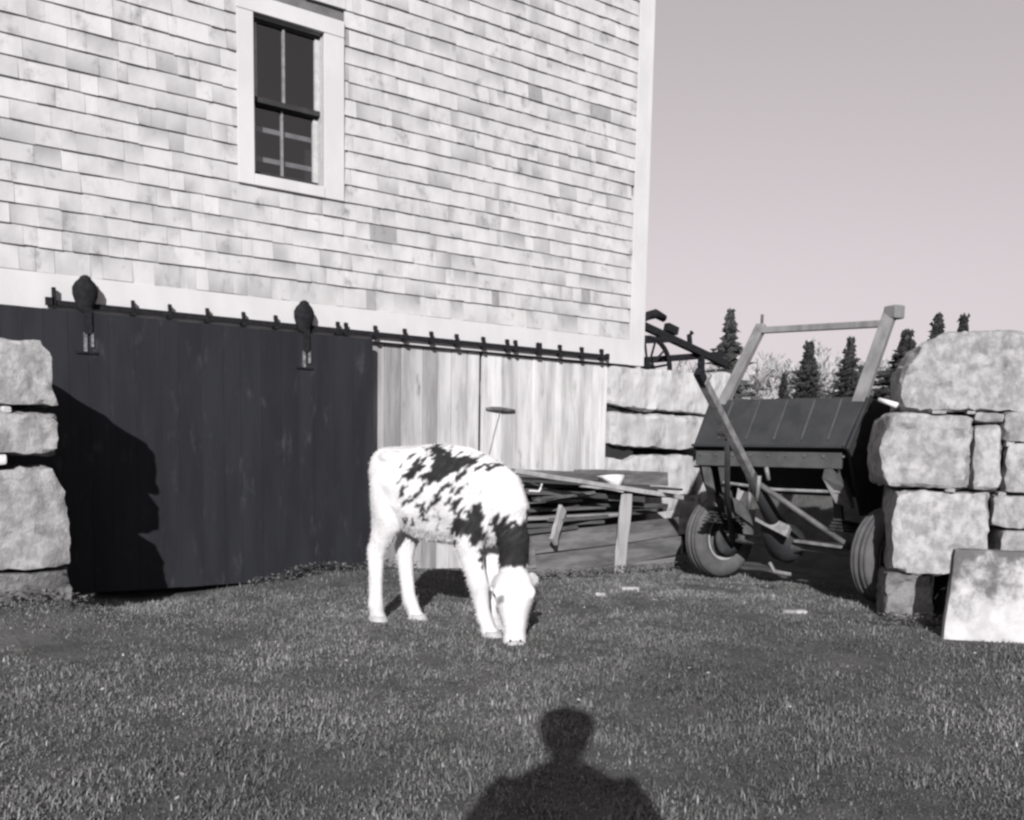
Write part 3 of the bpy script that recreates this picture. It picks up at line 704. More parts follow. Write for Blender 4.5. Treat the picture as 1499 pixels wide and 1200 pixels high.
plank((5.351, -.905, -.05), (5.355, -.985, .675), .10, .035, 'upright pale wooden stake propped in front of the pile', 'stakewood', 1.05, upv=(0, 1, 0), name='stake', cat='stake')
plank((4.60, -.965, .30), (4.80, -.82, .56), .085, .03, 'short pale stub of board leaning on the stack', 'stakewood', .95, upv=(0, 1, .3), name='board_stub', cat='board')
qm = random.Random(3)
for i, (x0, y0, z0, x1, y1, z1, w, h, t, lb) in enumerate((
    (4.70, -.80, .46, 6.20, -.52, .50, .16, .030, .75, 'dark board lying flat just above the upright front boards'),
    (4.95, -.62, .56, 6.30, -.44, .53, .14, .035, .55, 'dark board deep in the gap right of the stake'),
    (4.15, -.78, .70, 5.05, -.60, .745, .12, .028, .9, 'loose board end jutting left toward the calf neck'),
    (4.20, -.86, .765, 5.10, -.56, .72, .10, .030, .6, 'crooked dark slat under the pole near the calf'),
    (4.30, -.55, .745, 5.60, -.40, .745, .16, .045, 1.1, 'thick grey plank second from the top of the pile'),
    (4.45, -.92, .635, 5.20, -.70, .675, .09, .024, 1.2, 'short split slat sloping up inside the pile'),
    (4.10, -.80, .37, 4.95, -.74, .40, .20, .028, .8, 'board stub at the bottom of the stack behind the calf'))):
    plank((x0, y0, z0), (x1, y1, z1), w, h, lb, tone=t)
# white sack on the pile
mb = MB(); c = Vector((5.30, -.93, .775))
front = [(-.17, .055), (-.03, .062), (.03, .060), (.035, .0), (.02, -.055), (-.07, -.05), (-.10, .0)]
V = [c + Vector((x, -.03 + .012 * math.sin(k * 2.1), z)) for k, (x, z) in enumerate(front)] + [c + Vector((x * .9, .12 + .02 * math.sin(k * 1.3), z * .6 + .01)) for k, (x, z) in enumerate(front)] + [c + Vector((-.03, -.05, .01))]
mb.add(V, [(i, (i + 1) % 7, 14) for i in range(7)] + [(7 + i, 7 + (i + 1) % 7, (i + 1) % 7, i) for i in range(7)] + [tuple(range(7, 14))])
sck = mb.build('sack', 'rag', None, True); tag(sck, 'small crumpled white sack lying among the boards of the pile', 'sack')
wr = MB().tube([(4.31, -1.02, .712), (4.40, -1.02, .706), (4.415, -1.02, .725), (4.43, -1.02, .765)], .008, 6).build('wire', 'rag', None)
tag(wr, 'small bent white wire sticking from the pile behind the calf neck', 'wire')

# ------------------------------------------------------------------ iron implement on the bank
im = empty('farm_implement', (8.1, 1.2, 1.62), 'black iron cultivator with bent beam standing on the bank beyond the barn corner', 'farm implement')
IY = 1.2
MB().bar((7.53, IY, 2.46), (8.95, IY, 2.12), .07, .085).build('beam', 'iron', im, bevel=.008)
MB().tube([(7.53, IY, 2.45), (7.52, IY, 2.53), (7.60, IY, 2.575), (7.72, IY, 2.61), (7.86, IY, 2.57)], [.045, .05, .05, .055, .045], 8).build('hook', 'iron', im, True)
MB().bar((7.45, IY + .1, 2.06), (8.95, IY + .05, 2.25), .05, .075).build('brace', 'iron', im)
MB().bar((7.35, IY - .05, 2.27), (7.95, IY - .02, 2.34), .06, .07).build('brace', 'iron', im)
MB().bar((8.50, IY, 2.22), (8.52, IY, 1.55), .06, .06, (1, 0, 0)).build('shank', 'iron', im)
wc = Vector((7.58, IY - .05, 1.98))
whl = MB().lathe(wc, (0, 1, 0), [(-.02, .33), (-.02, .37), (.02, .37), (.02, .33)], 32).build('wheel', 'iron', im, True)
mb = MB()
for j in range(6):
    an = math.pi * j / 6 + .2; d = Vector((math.cos(an), 0, math.sin(an))) * .34; mb.tube([wc - d, wc + d], .014, 6)
mb.lathe(wc, (0, 1, 0), [(-.07, .05), (-.07, .02), (.07, .02), (.07, .05)], 16); mb.build('spokes', 'iron', whl)
mb = MB(); mb.box((7.98, IY, 2.46), (.17, .08, .09), Matrix.Rotation(R(14), 3, 'Y')); mb.tube([(8.3, IY, 2.30), (8.28, IY, 2.42), (8.32, IY, 2.45)], .03, 8); mb.build('bracket', 'iron', im)

# ------------------------------------------------------------------ trees
def conifer(px, dist, ztop, rad, zbase, label, m='conifer', seed=1, lumpy=.25, dens=1.0):
    d = right * ((px - 749.5) / FPX) + fwd; d.z = 0; d = d / d.dot(fwd); p = CAM + d * dist; p.z = zbase
    q = random.Random(seed)
    t = empty('conifer_tree', p, label, 'tree', 'conifers beyond the bank')
    H = ztop - zbase
    MB().tube([p, p + Vector((0, 0, H * .5)), p + Vector((0, 0, H * .97))], [H * .018 + .04, H * .011 + .02, .01], 8).build('trunk', 'bark', t)
    mb = MB(); levels = int(58 * dens); 
    for i in range(levels):
        f = (i + .3) / levels; z = H * (.06 + .94 * f); r0 = 1.7 * rad * (1 - f) ** 1.0 * (1 + q.uniform(-lumpy, lumpy)) + .04
        nb = max(4, int(11 * (1 - f * .6)))
        for b in range(nb):
            an = 2 * math.pi * (b + q.random()) / nb; L = r0 * q.uniform(.65, 1.1); dv = Vector((math.cos(an), math.sin(an), 0)); sd_ = Vector((-dv.y, dv.x, 0))
            droop = q.uniform(-.30, .15)
            for s_ in range(6):
                tt = (s_ + q.random()) / 6; c = p + Vector((0, 0, z)) + dv * (L * tt) + Vector((0, 0, droop * L * tt))
                w = (.16 + .30 * (1 - tt)) * (.45 * rad + .14) * q.uniform(.6, 1.2); ln = L * .35 * q.uniform(.6, 1.3) + .04
                o = sd_ * q.uniform(-1, 1) * w
                a1 = c + o; tipp = a1 + dv * ln + sd_ * q.uniform(-.5, .5) * ln + Vector((0, 0, q.uniform(-.25, .3) * ln))
                hv_ = Vector((0, 0, q.uniform(.4, 1.0) * w))
                mb.add([a1 - sd_ * w * .5 - hv_, a1 + sd_ * w * .5 + hv_ * .3, tipp, a1 + hv_], [(0, 1, 2), (0, 2, 3), (1, 3, 2)], q.uniform(.55, 1.35))
    me = bpy.data.meshes.new('crown'); me.from_pydata(mb.v, [], mb.f); set_tone(me, np.array(mb.t)[:, None])
    link('crown', me, m, t)

def topz(py, dist, px):        # height of a point seen at image row py
    d = right * ((px - 749.5) / FPX) + fwd - up * ((py - CYPX) / FPX); return CAM.z + d.z * dist
for (px, py, dist, rad, lb, m_, sd_, lum, den) in (
    (1055, 456, 28, .50, 'ragged dark conifer rising left of the spreader frame, beside the iron implement', 'conifer_far', 3, .6, .7),
    (1170, 503, 42, .75, 'slim dark conifer left of centre inside the spreader frame', 'conifer', 4, .4, 1),
    (1228, 497, 42, .70, 'slim dark conifer right of centre inside the spreader frame', 'conifer', 5, .45, .9),
    (1248, 538, 45, .65, 'low dark conifer touching the right upright of the frame', 'conifer', 8, .25, 1),
    (1136, 548, 42, .36, 'smallest conifer low inside the spreader frame', 'conifer', 6, .2, .8),
    (1308, 488, 26, .62, 'dark conifer between the right upright and the boulder wall', 'conifer', 7, .5, 1),
    (1352, 463, 24, .36, 'dark conifer tip showing left above the boulder wall', 'conifer', 9, .4, .9),
    (1388, 465, 24, .32, 'dark conifer tip showing right above the boulder wall', 'conifer', 10, .35, .9)):
    conifer(px, dist, topz(py, dist, px), rad, 1.6, lb, m_, sd_, lum, den)

def bare_tree(px, dist, py, label, seed, spread=.9):
    d = right * ((px - 749.5) / FPX) + fwd; d.z = 0; d = d / d.dot(fwd); p = CAM + d * dist; p.z = 1.6
    q = random.Random(seed); H = topz(py, dist, px) - 1.6
    t = empty('bare_tree', p, label, 'tree', 'pale leafless trees in the distance')
    tk = MB(); tw = MB()
    def grow(a, dv, L, r_, lev):
        b = a + dv * L
        (tk if lev < 2 else tw).tube([a, b], [r_, r_ * .65], 5 if lev < 2 else 3, cap=False)
        if lev >= 5: return
        for _ in range(3 if lev else 7):
            nd = (dv + Vector((q.uniform(-1, 1), q.uniform(-1, 1), q.uniform(-.15, .7))) * spread).normalized()
            grow(a + dv * L * q.uniform(.45, 1), nd, L * q.uniform(.5, .72), max(r_ * .55, .034), lev + 1)
    grow(p, Vector((0, 0, 1)), H * .42, H * .022, 0)
    tk.build('trunk', 'twig', t); tw.build('crown', 'twig', t)
for i, (px, dist, py, lb) in enumerate(((1098, 60, 512, 'pale bare tree just right of the ragged conifer'), (1128, 62, 505, 'pale bare tree behind the left upright of the frame'),
        (1152, 66, 500, 'pale bare tree between the left upright and the slim conifer'), (1200, 60, 486, 'tall pale bare tree between the two slim conifers'),
        (1214, 70, 500, 'fainter pale bare tree just behind the right slim conifer'), (1262, 58, 494, 'pale bare tree behind the right upright'),
        (1336, 55, 500, 'pale bare tree left above the boulder wall'), (1030, 64, 515, 'pale bare tree behind the iron implement'), (980, 66, 508, 'pale bare tree close to the barn corner'), (1178, 75, 498, 'pale bare tree hugging the left slim conifer'), (1240, 72, 496, 'pale bare tree low beside the right upright'), (1290, 64, 500, 'pale bare tree just left of the boulder wall conifer'))):
    bare_tree(px, dist, py, lb, 40 + i)

# ------------------------------------------------------------------ calf
CO = Vector((2.63, -2.0, 0)); CANG = math.atan2(-.912, .411)
calf = empty('calf', CO, 'white calf with dark speckled patches and dark neck grazing head down', 'calf')
calf.rotation_euler = (0, 0, CANG)
cm = MB()
X_, Y_, Z_ = Vector((1, 0, 0)), Vector((0, 1, 0)), Vector((0, 0, 1))
cm.loft([((x, 0, z), Y_ * w, Z_ * h) for x, z, w, h in ((-.150, .885, .05, .07), (-.135, .885, .095, .115), (-.09, .865, .135, .155), (-.02, .83, .160, .195), (.08, .785, .180, .245), (.2, .765, .192, .275),
         (.35, .765, .196, .280), (.5, .755, .186, .270), (.62, .735, .165, .250), (.71, .715, .14, .225), (.78, .70, .105, .18), (.825, .70, .06, .11))])
def limb(P):
    """P: (x, y, z, rx, ry)"""
    g_ = lambda z: 1.22 if z < .46 else 1.22 - .22 * min(1, (z - .46) / .2)
    cm.loft([((x, y, z), X_ * a * g_(z), Y_ * b * (g_(z) * .5 + .5)) for x, y, z, a, b in P])
limb([(-.01, -.075, .92, .05, .04), (-.008, -.085, .84, .115, .070), (.005, -.098, .72, .115, .074), (.008, -.102, .62, .100, .066), (-.005, -.10, .55, .085, .056), (-.04, -.096, .485, .062, .045), (-.075, -.092, .435, .055, .038), (-.085, -.09, .38, .043, .034),
      (-.086, -.09, .28, .036, .031), (-.086, -.09, .17, .036, .031), (-.085, -.09, .105, .041, .036), (-.078, -.09, .07, .036, .033), (-.072, -.09, .045, .042, .038), (-.066, -.09, .0, .047, .042)])
limb([(.0, .075, .90, .05, .04), (.0, .085, .82, .125, .07), (.02, .095, .68, .115, .072), (.03, .098, .58, .095, .062), (.015, .095, .50, .070, .048), (-.012, .09, .435, .058, .040), (-.010, .09, .37, .044, .034),
      (.000, .09, .27, .037, .031), (.015, .09, .16, .037, .031), (.035, .09, .10, .041, .036), (.055, .09, .065, .037, .033), (.075, .09, .04, .042, .038), (.088, .09, .0, .047, .042)])
limb([(.62, -.10, .82, .06, .04), (.62, -.115, .72, .12, .055), (.59, -.12, .60, .105, .060), (.565, -.118, .50, .075, .055), (.585, -.11, .41, .058, .046), (.612, -.104, .33, .050, .042), (.622, -.10, .285, .052, .044), (.632, -.10, .24, .042, .038),
      (.650, -.10, .16, .034, .031), (.668, -.10, .105, .039, .036), (.685, -.10, .07, .035, .033), (.702, -.10, .04, .042, .038), (.715, -.10, .0, .048, .042)])
limb([(.60, .10, .82, .06, .04), (.60, .115, .70, .115, .055), (.57, .118, .58, .10, .058), (.555, .112, .48, .072, .052), (.565, .10, .38, .055, .044), (.578, .092, .285, .050, .043), (.588, .088, .20, .036, .033),
      (.60, .085, .11, .038, .036), (.612, .083, .065, .035, .033), (.625, .082, .035, .042, .038), (.635, .082, .0, .047, .042)])
# neck: from the shoulders down to the poll
ND = Vector((.85, .54, 0)); FD = Vector((.54, -.85, 0))
cm.loft([((.60, 0, .80), Y_ * .13, Vector((.08, 0, .16))), ((.70, -.005, .745), Y_ * .118, Vector((.10, 0, .13))), ((.765, -.02, .66), Y_ * .10, Vector((.105, 0, .06))), ((.800, -.04, .565), ND * .086, FD * .100),
         ((.815, -.058, .475), ND * .080, FD * .090), ((.822, -.07, .40), ND * .080, FD * .080), ((.825, -.078, .345), ND * .075, FD * .07)])
# head
H0 = Vector((.826, -.078, .395)); H1 = Vector((.905, -.185, -.012)); HA = (H1 - H0).normalized(); HF = (FD - HA * FD.dot(HA)).normalized()
cm.loft([(H0.lerp(H1, t), ND * w, HF * dp) for t, w, dp in ((-.01, .035, .03), (.03, .066, .05), (.12, .092, .078), (.22, .103, .092), (.33, .114, .096), (.43, .096, .092), (.55, .077, .083), (.68, .064, .073), (.80, .057, .064), (.90, .060, .061), (.97, .055, .052), (1.01, .030, .03))])
for s_ in (-1, 1):   # ears
    b0 = H0.lerp(H1, .13) + ND * s_ * .075 - HF * .02; tip = b0 + ND * s_ * (.058 if s_ > 0 else .035) - HF * .085 + Vector((0, 0, .01 if s_ > 0 else -.02))
    ax = (tip - b0).normalized(); upp = (HA - ax * HA.dot(ax)).normalized(); nn = ax.cross(upp)
    cm.loft([(b0.lerp(tip, t), upp * w, nn * .014) for t, w in ((-.1, .018), (.15, .030), (.45, .042), (.75, .034), (1.0, .012))])
    e0 = H0.lerp(H1, .33) + ND * s_ * .088 + HF * .045    # brow
    cm.loft([(e0 + HA * t, ND * w, HF * w) for t, w in ((-.035, .008), (-.018, .020), (0, .024), (.02, .018), (.035, .006))])
for s_ in (-1, 1):   # hip bones
    cm.loft([((.03 + t, s_ * .105, .960), Y_ * w, Z_ * w) for t, w in ((-.08, .012), (-.04, .034), (0, .042), (.04, .036), (.09, .012))])
# tail
cm.tube([(-.12, .0, .985), (-.15, .0, .95), (-.165, .0, .85), (-.16, .005, .70), (-.155, .01, .55), (-.15, .012, .44), (-.15, .012, .38)], [.028, .024, .018, .015, .016, .022, .008], 10)
cme = bpy.data.meshes.new('body'); cme.from_pydata(cm.v, [], cm.f)
bm = bmesh.new(); bm.from_mesh(cme); bmesh.ops.recalc_face_normals(bm, faces=bm.faces); bm.to_mesh(cme); bm.free()
def remeshed(me, voxel, smooth_it, name):
    o = bpy.data.objects.new('tmp', me); col.objects.link(o)
    m = o.modifiers.new('r', 'REMESH'); m.mode = 'VOXEL'; m.voxel_size = voxel; m.use_smooth_shade = True
    s = o.modifiers.new('s', 'SMOOTH'); s.factor = .5; s.iterations = smooth_it
    dg = bpy.context.evaluated_depsgraph_get(); dg.update()
    r_ = bpy.data.meshes.new_from_object(o.evaluated_get(dg)); r_.name = name
    bpy.data.objects.remove(o); return r_
body = remeshed(cme, .0065, 7, 'body')
n = len(body.vertices); co = np.empty(n * 3, dtype=np.float64); body.vertices.foreach_get('co', co); co = co.reshape(-1, 3)
# coat pattern in body coordinates (x forward, z up) on the right flank
POLY = [
 [(.255,1.02),(.29,1.05),(.40,1.02),(.44,.985),(.52,.985),(.605,.97),(.60,.94),(.525,.905),(.46,.875),(.42,.83),(.345,.83),(.285,.85),(.28,.87),(.345,.895),(.34,.95),(.29,.995)],
 [(.17,.90),(.235,.925),(.31,.935),(.285,.905),(.25,.87),(.225,.835),(.20,.845),(.21,.88)],
 [(.585,.92),(.64,.945),(.72,.925),(.665,.90)],
 [(.435,.815),(.49,.835),(.47,.795),(.415,.77),(.435,.745),(.395,.72),(.375,.755),(.40,.785)],
 [(.495,.825),(.53,.82),(.52,.79),(.495,.79)], [(.21,.725),(.24,.755),(.26,.75),(.25,.725),(.22,.715)], [(.265,.72),(.325,.71),(.32,.68),(.29,.675),(.27,.695)],
 [(.275,.66),(.315,.67),(.335,.63),(.315,.595),(.30,.625),(.28,.635)], [(.195,.59),(.225,.625),(.245,.61),(.22,.585)], [(.475,.735),(.51,.755),(.495,.73)],
 [(.385,.70),(.402,.718),(.40,.685)], [(.37,.59),(.405,.60),(.395,.58)], [(.13,.93),(.15,.92),(.14,.90)], [(.36,.65),(.372,.66),(.37,.63)], [(.40,.66),(.412,.67),(.41,.64)],
 [(.62,.72),(.665,.74),(.68,.71),(.685,.67),(.675,.60),(.685,.545),(.64,.515),(.62,.505),(.59,.515),(.605,.545),(.575,.56),(.52,.545),(.49,.56),(.445,.575),(.48,.60),(.53,.635),(.595,.645),(.575,.69),(.63,.69)],
 [(.445,.475),(.465,.51),(.52,.53),(.53,.50),(.485,.49)], [(.64,.485),(.665,.50),(.69,.40),(.66,.38)]]
qp = random.Random(5)
for _ in range(34):
    cx, cz, r_ = qp.uniform(.16, .56), qp.uniform(.60, .97), qp.uniform(.010, .027)
    POLY.append([(cx - r_ * 1.6, cz - r_ * 1.4), (cx, cz - r_), (cx + r_ * 1.6, cz + r_ * 1.5), (cx - r_ * .2, cz + r_)])
def inpoly(P, xs_, zs_):
    ins = np.zeros(len(xs_), bool); m_ = len(P); j = m_ - 1
    for i in range(m_):
        xi, zi = P[i]; xj, zj = P[j]
        c = ((zi > zs_) != (zj > zs_)) & (xs_ < (xj - xi) * (zs_ - zi) / (zj - zi + 1e-12) + xi); ins ^= c; j = i
    return ins
wob = np.array([(mnoise.noise(Vector(p) * 26), mnoise.noise(Vector(p) * 26 + Vector((9, 4, 2)))) for p in co]) * .014
wob += np.array([(mnoise.noise(Vector(p) * 75), mnoise.noise(Vector(p) * 75 + Vector((9, 4, 2)))) for p in co]) * .007
# hair direction streaks: shear along the lie of the coat
al = (co[:, 0] + co[:, 2]) * .7071; ac = (co[:, 0] - co[:, 2]) * .7071
stk = np.array([mnoise.noise(Vector((a * 9, b * 55, c * 30))) + .6 * mnoise.noise(Vector((a * 20, b * 110, c * 60))) for a, b, c in zip(al, ac, co[:, 1])]) * .030
xs_ = co[:, 0] + wob[:, 0] + stk * .8; zs_ = co[:, 2] + wob[:, 1] + stk * .8
dark = np.zeros(n, bool); sidey = co[:, 1]
near = sidey < .10
for i, P in enumerate(POLY):
    dark |= inpoly(P, xs_, zs_) & near
farx = .9 - xs_                       # far flank: same kind of speckle, other way round
for P in POLY[:12]:
    dark |= inpoly(P, farx * .9 + .02, zs_ - .03) & ~near
# neck is dark all round; white face with dark poll edge
Hd = (co - np.array(H0)) @ np.array(HA)
zs_n = zs_ + stk * 1.2
neck = (zs_n < .655) & (zs_ > .40) & (xs_ > .715) & (co[:, 0] > .70) & (sidey < .2)
neck |= (zs_ < .70) & (zs_ > .40) & (xs_ > .70) & (sidey > -.02)
neck &= Hd < .03
dark |= neck
spot = (np.abs((co - np.array(H0.lerp(H1, .42) - ND * .07)) @ np.array(HA)) < .02) & (np.abs((co - np.array(H0.lerp(H1, .42) - ND * .07)) @ np.array(ND)) < .016) & (Hd > 0.1)
rn = np.array([mnoise.noise(Vector((a * 14, b * 60, c * 30))) for a, b, c in zip(al, ac, co[:, 1])])
d1 = np.where(dark, .030 + .05 * np.clip(rn, 0, 1), 1.0)
d1 = np.where((rn > .62) & (co[:, 2] > .5) & (co[:, 0] < .62) & (co[:, 0] > .1) & near, .12, d1)
d1 = np.where(spot, .35, d1)
c_belly = np.array([mnoise.noise(Vector(p) * 9) for p in co])
d1 = d1 * (1 - .08 * (c_belly > .25))
ed = np.empty(len(body.edges) * 2, dtype=np.int32); body.edges.foreach_get('vertices', ed); ed = ed.reshape(-1, 2)
deg = np.bincount(ed.ravel(), minlength=n)
for _ in range(2):
    acc = np.zeros(n); np.add.at(acc, ed[:, 0], d1[ed[:, 1]]); np.add.at(acc, ed[:, 1], d1[ed[:, 0]])
    d1 = .5 * d1 + .5 * acc / np.maximum(deg, 1)
dirt = np.array([mnoise.noise(Vector(p) * 6 + Vector((3, 1, 7))) for p in co])
d1 = d1 * (1 - .16 * np.clip(dirt * 2, 0, 1)) * (1 - .22 * np.clip((.16 - co[:, 2]) / .16, 0, 1) * (co[:, 0] < .80) * np.clip(.5 + dirt * 2, 0, 1))
set_tone(body, d1[:, None])
def local_part(name, me, m, parent_mat, parent, smooth=True):
    o = bpy.data.objects.new(name, me); col.objects.link(o); o.parent = parent
    if not me.materials: me.materials.append(MT[m])
    if smooth: me.polygons.foreach_set('use_smooth', [True] * len(me.polygons))
    return o
body.materials.clear()
bo = local_part('body', body, 'coat', None, calf)
for s_ in (-1, 1):
    c = H0.lerp(H1, .36) + ND * s_ * .101 + HF * .046
    m_ = MB(); m_.loft([(c + HA * t, ND * w, HF * w) for t, w in ((-.012, .003), (-.008, .008), (0, .012), (.008, .008), (.012, .003))])
    local_part('eye', m_.mesh('eye'), 'eye', None, calf)
m_ = MB(); c = H0.lerp(H1, .955)
m_.loft([(c + HF * t + HA * .006, ND * w, HA * w * .55) for t, w in ((.030, .052), (.052, .048), (.062, .034), (.066, .015))])
local_part('muzzle', m_.mesh('muzzle'), 'nose', None, calf)
for s_ in (-1, 1):
    c = H0.lerp(H1, .93) + ND * s_ * .026 + HF * .057
    m_ = MB(); m_.loft([(c + HA * t, ND * w * .7, HF * w) for t, w in ((-.010, .003), (-.005, .008), (0, .010), (.006, .006), (.010, .002))])
    local_part('nostril', m_.mesh('nostril'), 'coatwool', None, calf)
for (x, y) in ((-.062, -.09), (.09, .09), (.718, -.10), (.638, .082)):
    m_ = MB(); m_.loft([((x - .008, y, .048), X_ * .050, Y_ * .042), ((x, y, .02), X_ * .058, Y_ * .047), ((x + .004, y, -.005), X_ * .061, Y_ * .048)])
    local_part('hoof', m_.mesh('hoof'), 'hoof', None, calf)
# short fur standing off the coat: outline fuzz
bn = np.empty(n * 3); body.vertices.foreach_get('normal', bn); bn = bn.reshape(-1, 3)
sel = npr.choice(n, 26000); P0 = co[sel]; NN_ = bn[sel]
lay = np.tile(np.array([-.5, 0, -.75]), (len(sel), 1)) + npr.normal(0, .35, (len(sel), 3))
dirv = NN_ * .45 + lay * .6; dirv /= np.linalg.norm(dirv, axis=1)[:, None]
ln = npr.uniform(.008, .020, len(sel)); ln *= np.where((P0[:, 0] > .6) & (P0[:, 2] > .5), 1.5, 1.0)
sidev = np.cross(dirv, NN_ + npr.normal(0, .2, NN_.shape)); sidev /= np.linalg.norm(sidev, axis=1)[:, None] + 1e-9
fv = np.empty((len(sel), 3, 3)); fv[:, 0] = P0 - sidev * .0011 - NN_ * .001; fv[:, 1] = P0 + sidev * .0011 - NN_ * .001; fv[:, 2] = P0 + dirv * ln[:, None]
fm = bpy.data.meshes.new('fur'); fm.from_pydata(fv.reshape(-1, 3).tolist(), [], np.arange(len(sel) * 3).reshape(-1, 3).tolist())
set_tone(fm, np.repeat(d1[sel], 3)[:, None])
fo = local_part('fur', fm, 'coat', None, calf, False); fo['kind'] = 'stuff'

# ------------------------------------------------------------------ photographer (his shadow lies on the grass)
PB = Vector((-.171, -6.994, 0)); PYAW = YAW
person = empty('person', PB, 'photographer in a dark coat standing at the viewpoint, shadow cast on the grass', 'person')
person.rotation_euler = (0, 0, PYAW)      # local +y looks where the camera looks
pm = MB()
def pl(P): pm.loft([((x, y, z), X_ * a, Y_ * b) for x, y, z, a, b in P])
pl([(0, -.02, .80, .15, .10), (0, -.02, .90, .165, .115), (0, -.01, 1.02, .150, .105), (0, 0, 1.14, .165, .112), (0, .005, 1.25, .175, .112), (0, .01, 1.32, .165, .10), (0, .02, 1.365, .12, .08), (0, .03, 1.395, .065, .06)])
for s_ in (-1, 1):
    pl([(s_ * .09, -.02, .86, .085, .10), (s_ * .095, -.015, .70, .080, .090), (s_ * .10, 0, .50, .058, .065), (s_ * .10, -.01, .36, .055, .062), (s_ * .10, -.02, .14, .042, .048), (s_ * .10, -.01, .06, .045, .055), ])
    pm.loft([((s_ * .105, y, z), X_ * a, Z_ * b) for y, z, a, b in ((-.08, .05, .03, .045), (-.04, .055, .045, .055), (.04, .05, .048, .05), (.12, .035, .046, .035), (.17, .025, .03, .022))])
    # upper arm out to the elbow, forearm in to the camera
    A0, A1, A2 = Vector((s_ * .160, .0, 1.33)), Vector((s_ * .268, -.01, 1.10)), Vector((s_ * .085, .165, 1.005))
    ar = []
    for t, r_ in ((0, .062), (.3, .058), (.7, .050), (1, .047)): ar.append((A0.lerp(A1, t), r_))
    for t, r_ in ((.12, .047), (.35, .045), (.7, .037), (1, .031)): ar.append((A1.lerp(A2, t), r_))
    pm.tube([a for a, _ in ar], [r_ for _, r_ in ar], 14)
pme = bpy.data.meshes.new('clothes'); pme.from_pydata(pm.v, [], pm.f)
bm = bmesh.new(); bm.from_mesh(pme); bmesh.ops.recalc_face_normals(bm, faces=bm.faces); bm.to_mesh(pme); bm.free()
cl = remeshed(pme, .014, 4, 'clothes'); cl.materials.clear()
local_part('clothes', cl, 'coatwool', None, person)
hm = MB()   # head with face, tilted down to the finder
HC = Vector((0, .075, 1.515))
hm.loft([((0, .035, 1.36), X_ * .052, Y_ * .055), ((0, .045, 1.42), X_ * .050, Y_ * .055), ((0, .06, 1.45), X_ * .058, Y_ * .075), ((0, .075, 1.49), X_ * .070, Y_ * .092), ((0, .075, 1.54), X_ * .076, Y_ * .098), ((0, .065, 1.585), X_ * .074, Y_ * .095), ((0, .055, 1.615), X_ * .055, Y_ * .07), ((0, .05, 1.63), X_ * .02, Y_ * .025)])
hm.loft([((0, .165, 1.545), X_ * .008, Y_ * .01), ((0, .175, 1.52), X_ * .012, Y_ * .016), ((0, .178, 1.505), X_ * .017, Y_ * .02), ((0, .165, 1.495), X_ * .008, Y_ * .008)])
for s_ in (-1, 1): hm.loft([((s_ * .078, .06, z), X_ * .010, Y_ * w) for z, w in ((1.485, .006), (1.50, .016), (1.53, .02), (1.545, .010))])
hme = bpy.data.meshes.new('head'); hme.from_pydata(hm.v, [], hm.f)
bm = bmesh.new(); bm.from_mesh(hme); bmesh.ops.recalc_face_normals(bm, faces=bm.faces); bm.to_mesh(hme); bm.free()
hd = remeshed(hme, .006, 3, 'head'); hd.materials.clear(); ho_ = local_part('head', hd, 'skin', None, person)
hr = MB(); hr.loft([((0, .045 - .035 * max(0, (1.53 - z) / .09), z), X_ * a, Y_ * b) for z, a, b in ((1.445, .055, .050), (1.475, .078, .066), (1.525, .094, .088), (1.56, .106, .10), (1.60, .108, .104), (1.632, .094, .090), (1.655, .070, .066), (1.670, .042, .04), (1.677, .015, .015))])
local_part('hair', hr.mesh('hair'), 'hair', None, person)
for s_ in (-1, 1): 
    e = MB().loft([((s_ * .03, .160 + t, 1.54), X_ * w, Z_ * w * .6) for t, w in ((0, .012), (.006, .009), (.009, .004))]); local_part('eye', e.mesh('eye'), 'eye', None, person)
e = MB().loft([((0, .160, 1.472), X_ * .026, Z_ * .006), ((0, .170, 1.472), X_ * .020, Z_ * .004)]); local_part('mouth', e.mesh('mouth'), 'trouser', None, person)
for s_ in (-1, 1):   # hands round the camera body
    hb = MB(); w0 = Vector((s_ * .085, .165, 1.005))
    hb.loft([(w0 + Vector((-s_ * .0, t, 0)), X_ * a, Z_ * b) for t, a, b in ((-.01, .024, .03), (.02, .020, .038), (.045, .018, .042), (.055, .012, .03))])
    for k, (dz, L) in enumerate(((.028, .055), (.010, .062), (-.009, .058), (-.027, .046))):
        p0 = w0 + Vector((0, .045, dz)); p1 = p0 + Vector((-s_ * .004, L * .35, 0)); p2 = p1 + Vector((-s_ * .012, L * .12, -.002)); p3 = p2 + Vector((-s_ * L * .45, .004, -.002))
        hb.tube([p0, p1, p2, p3], [.0095, .009, .0085, .007], 8)
    hb.tube([w0 + Vector((0, .01, .030)), w0 + Vector((-s_ * .012, .03, .052)), w0 + Vector((-s_ * .035, .045, .058))], [.012, .011, .008], 8)
    m_ = hb.mesh('hand'); h2 = remeshed(m_, .0035, 2, 'hand'); h2.materials.clear(); local_part('hand', h2, 'skin', None, person)
bc = empty('box_camera', CAM - fwd * .03, 'black box camera held at waist height at the viewpoint', 'camera')
bc.rotation_euler = (0, 0, PYAW)
def cpart(nm, mb_, m): 
    o = bpy.data.objects.new(nm, mb_.mesh(nm)); col.objects.link(o); o.parent = bc; o.data.materials.append(MT[m]); return o
cpart('body', MB().box((0, -.055, 0), (.085, .09, .11)), 'leather')
cpart('lens', MB().lathe((0, -.008, 0), (0, 1, 0), [(0, .0), (0, .016), (.004, .016), (.004, .0)], 20), 'eye')
cpart('finder', MB().box((.02, -.02, .059), (.02, .02, .008)), 'greymetal')

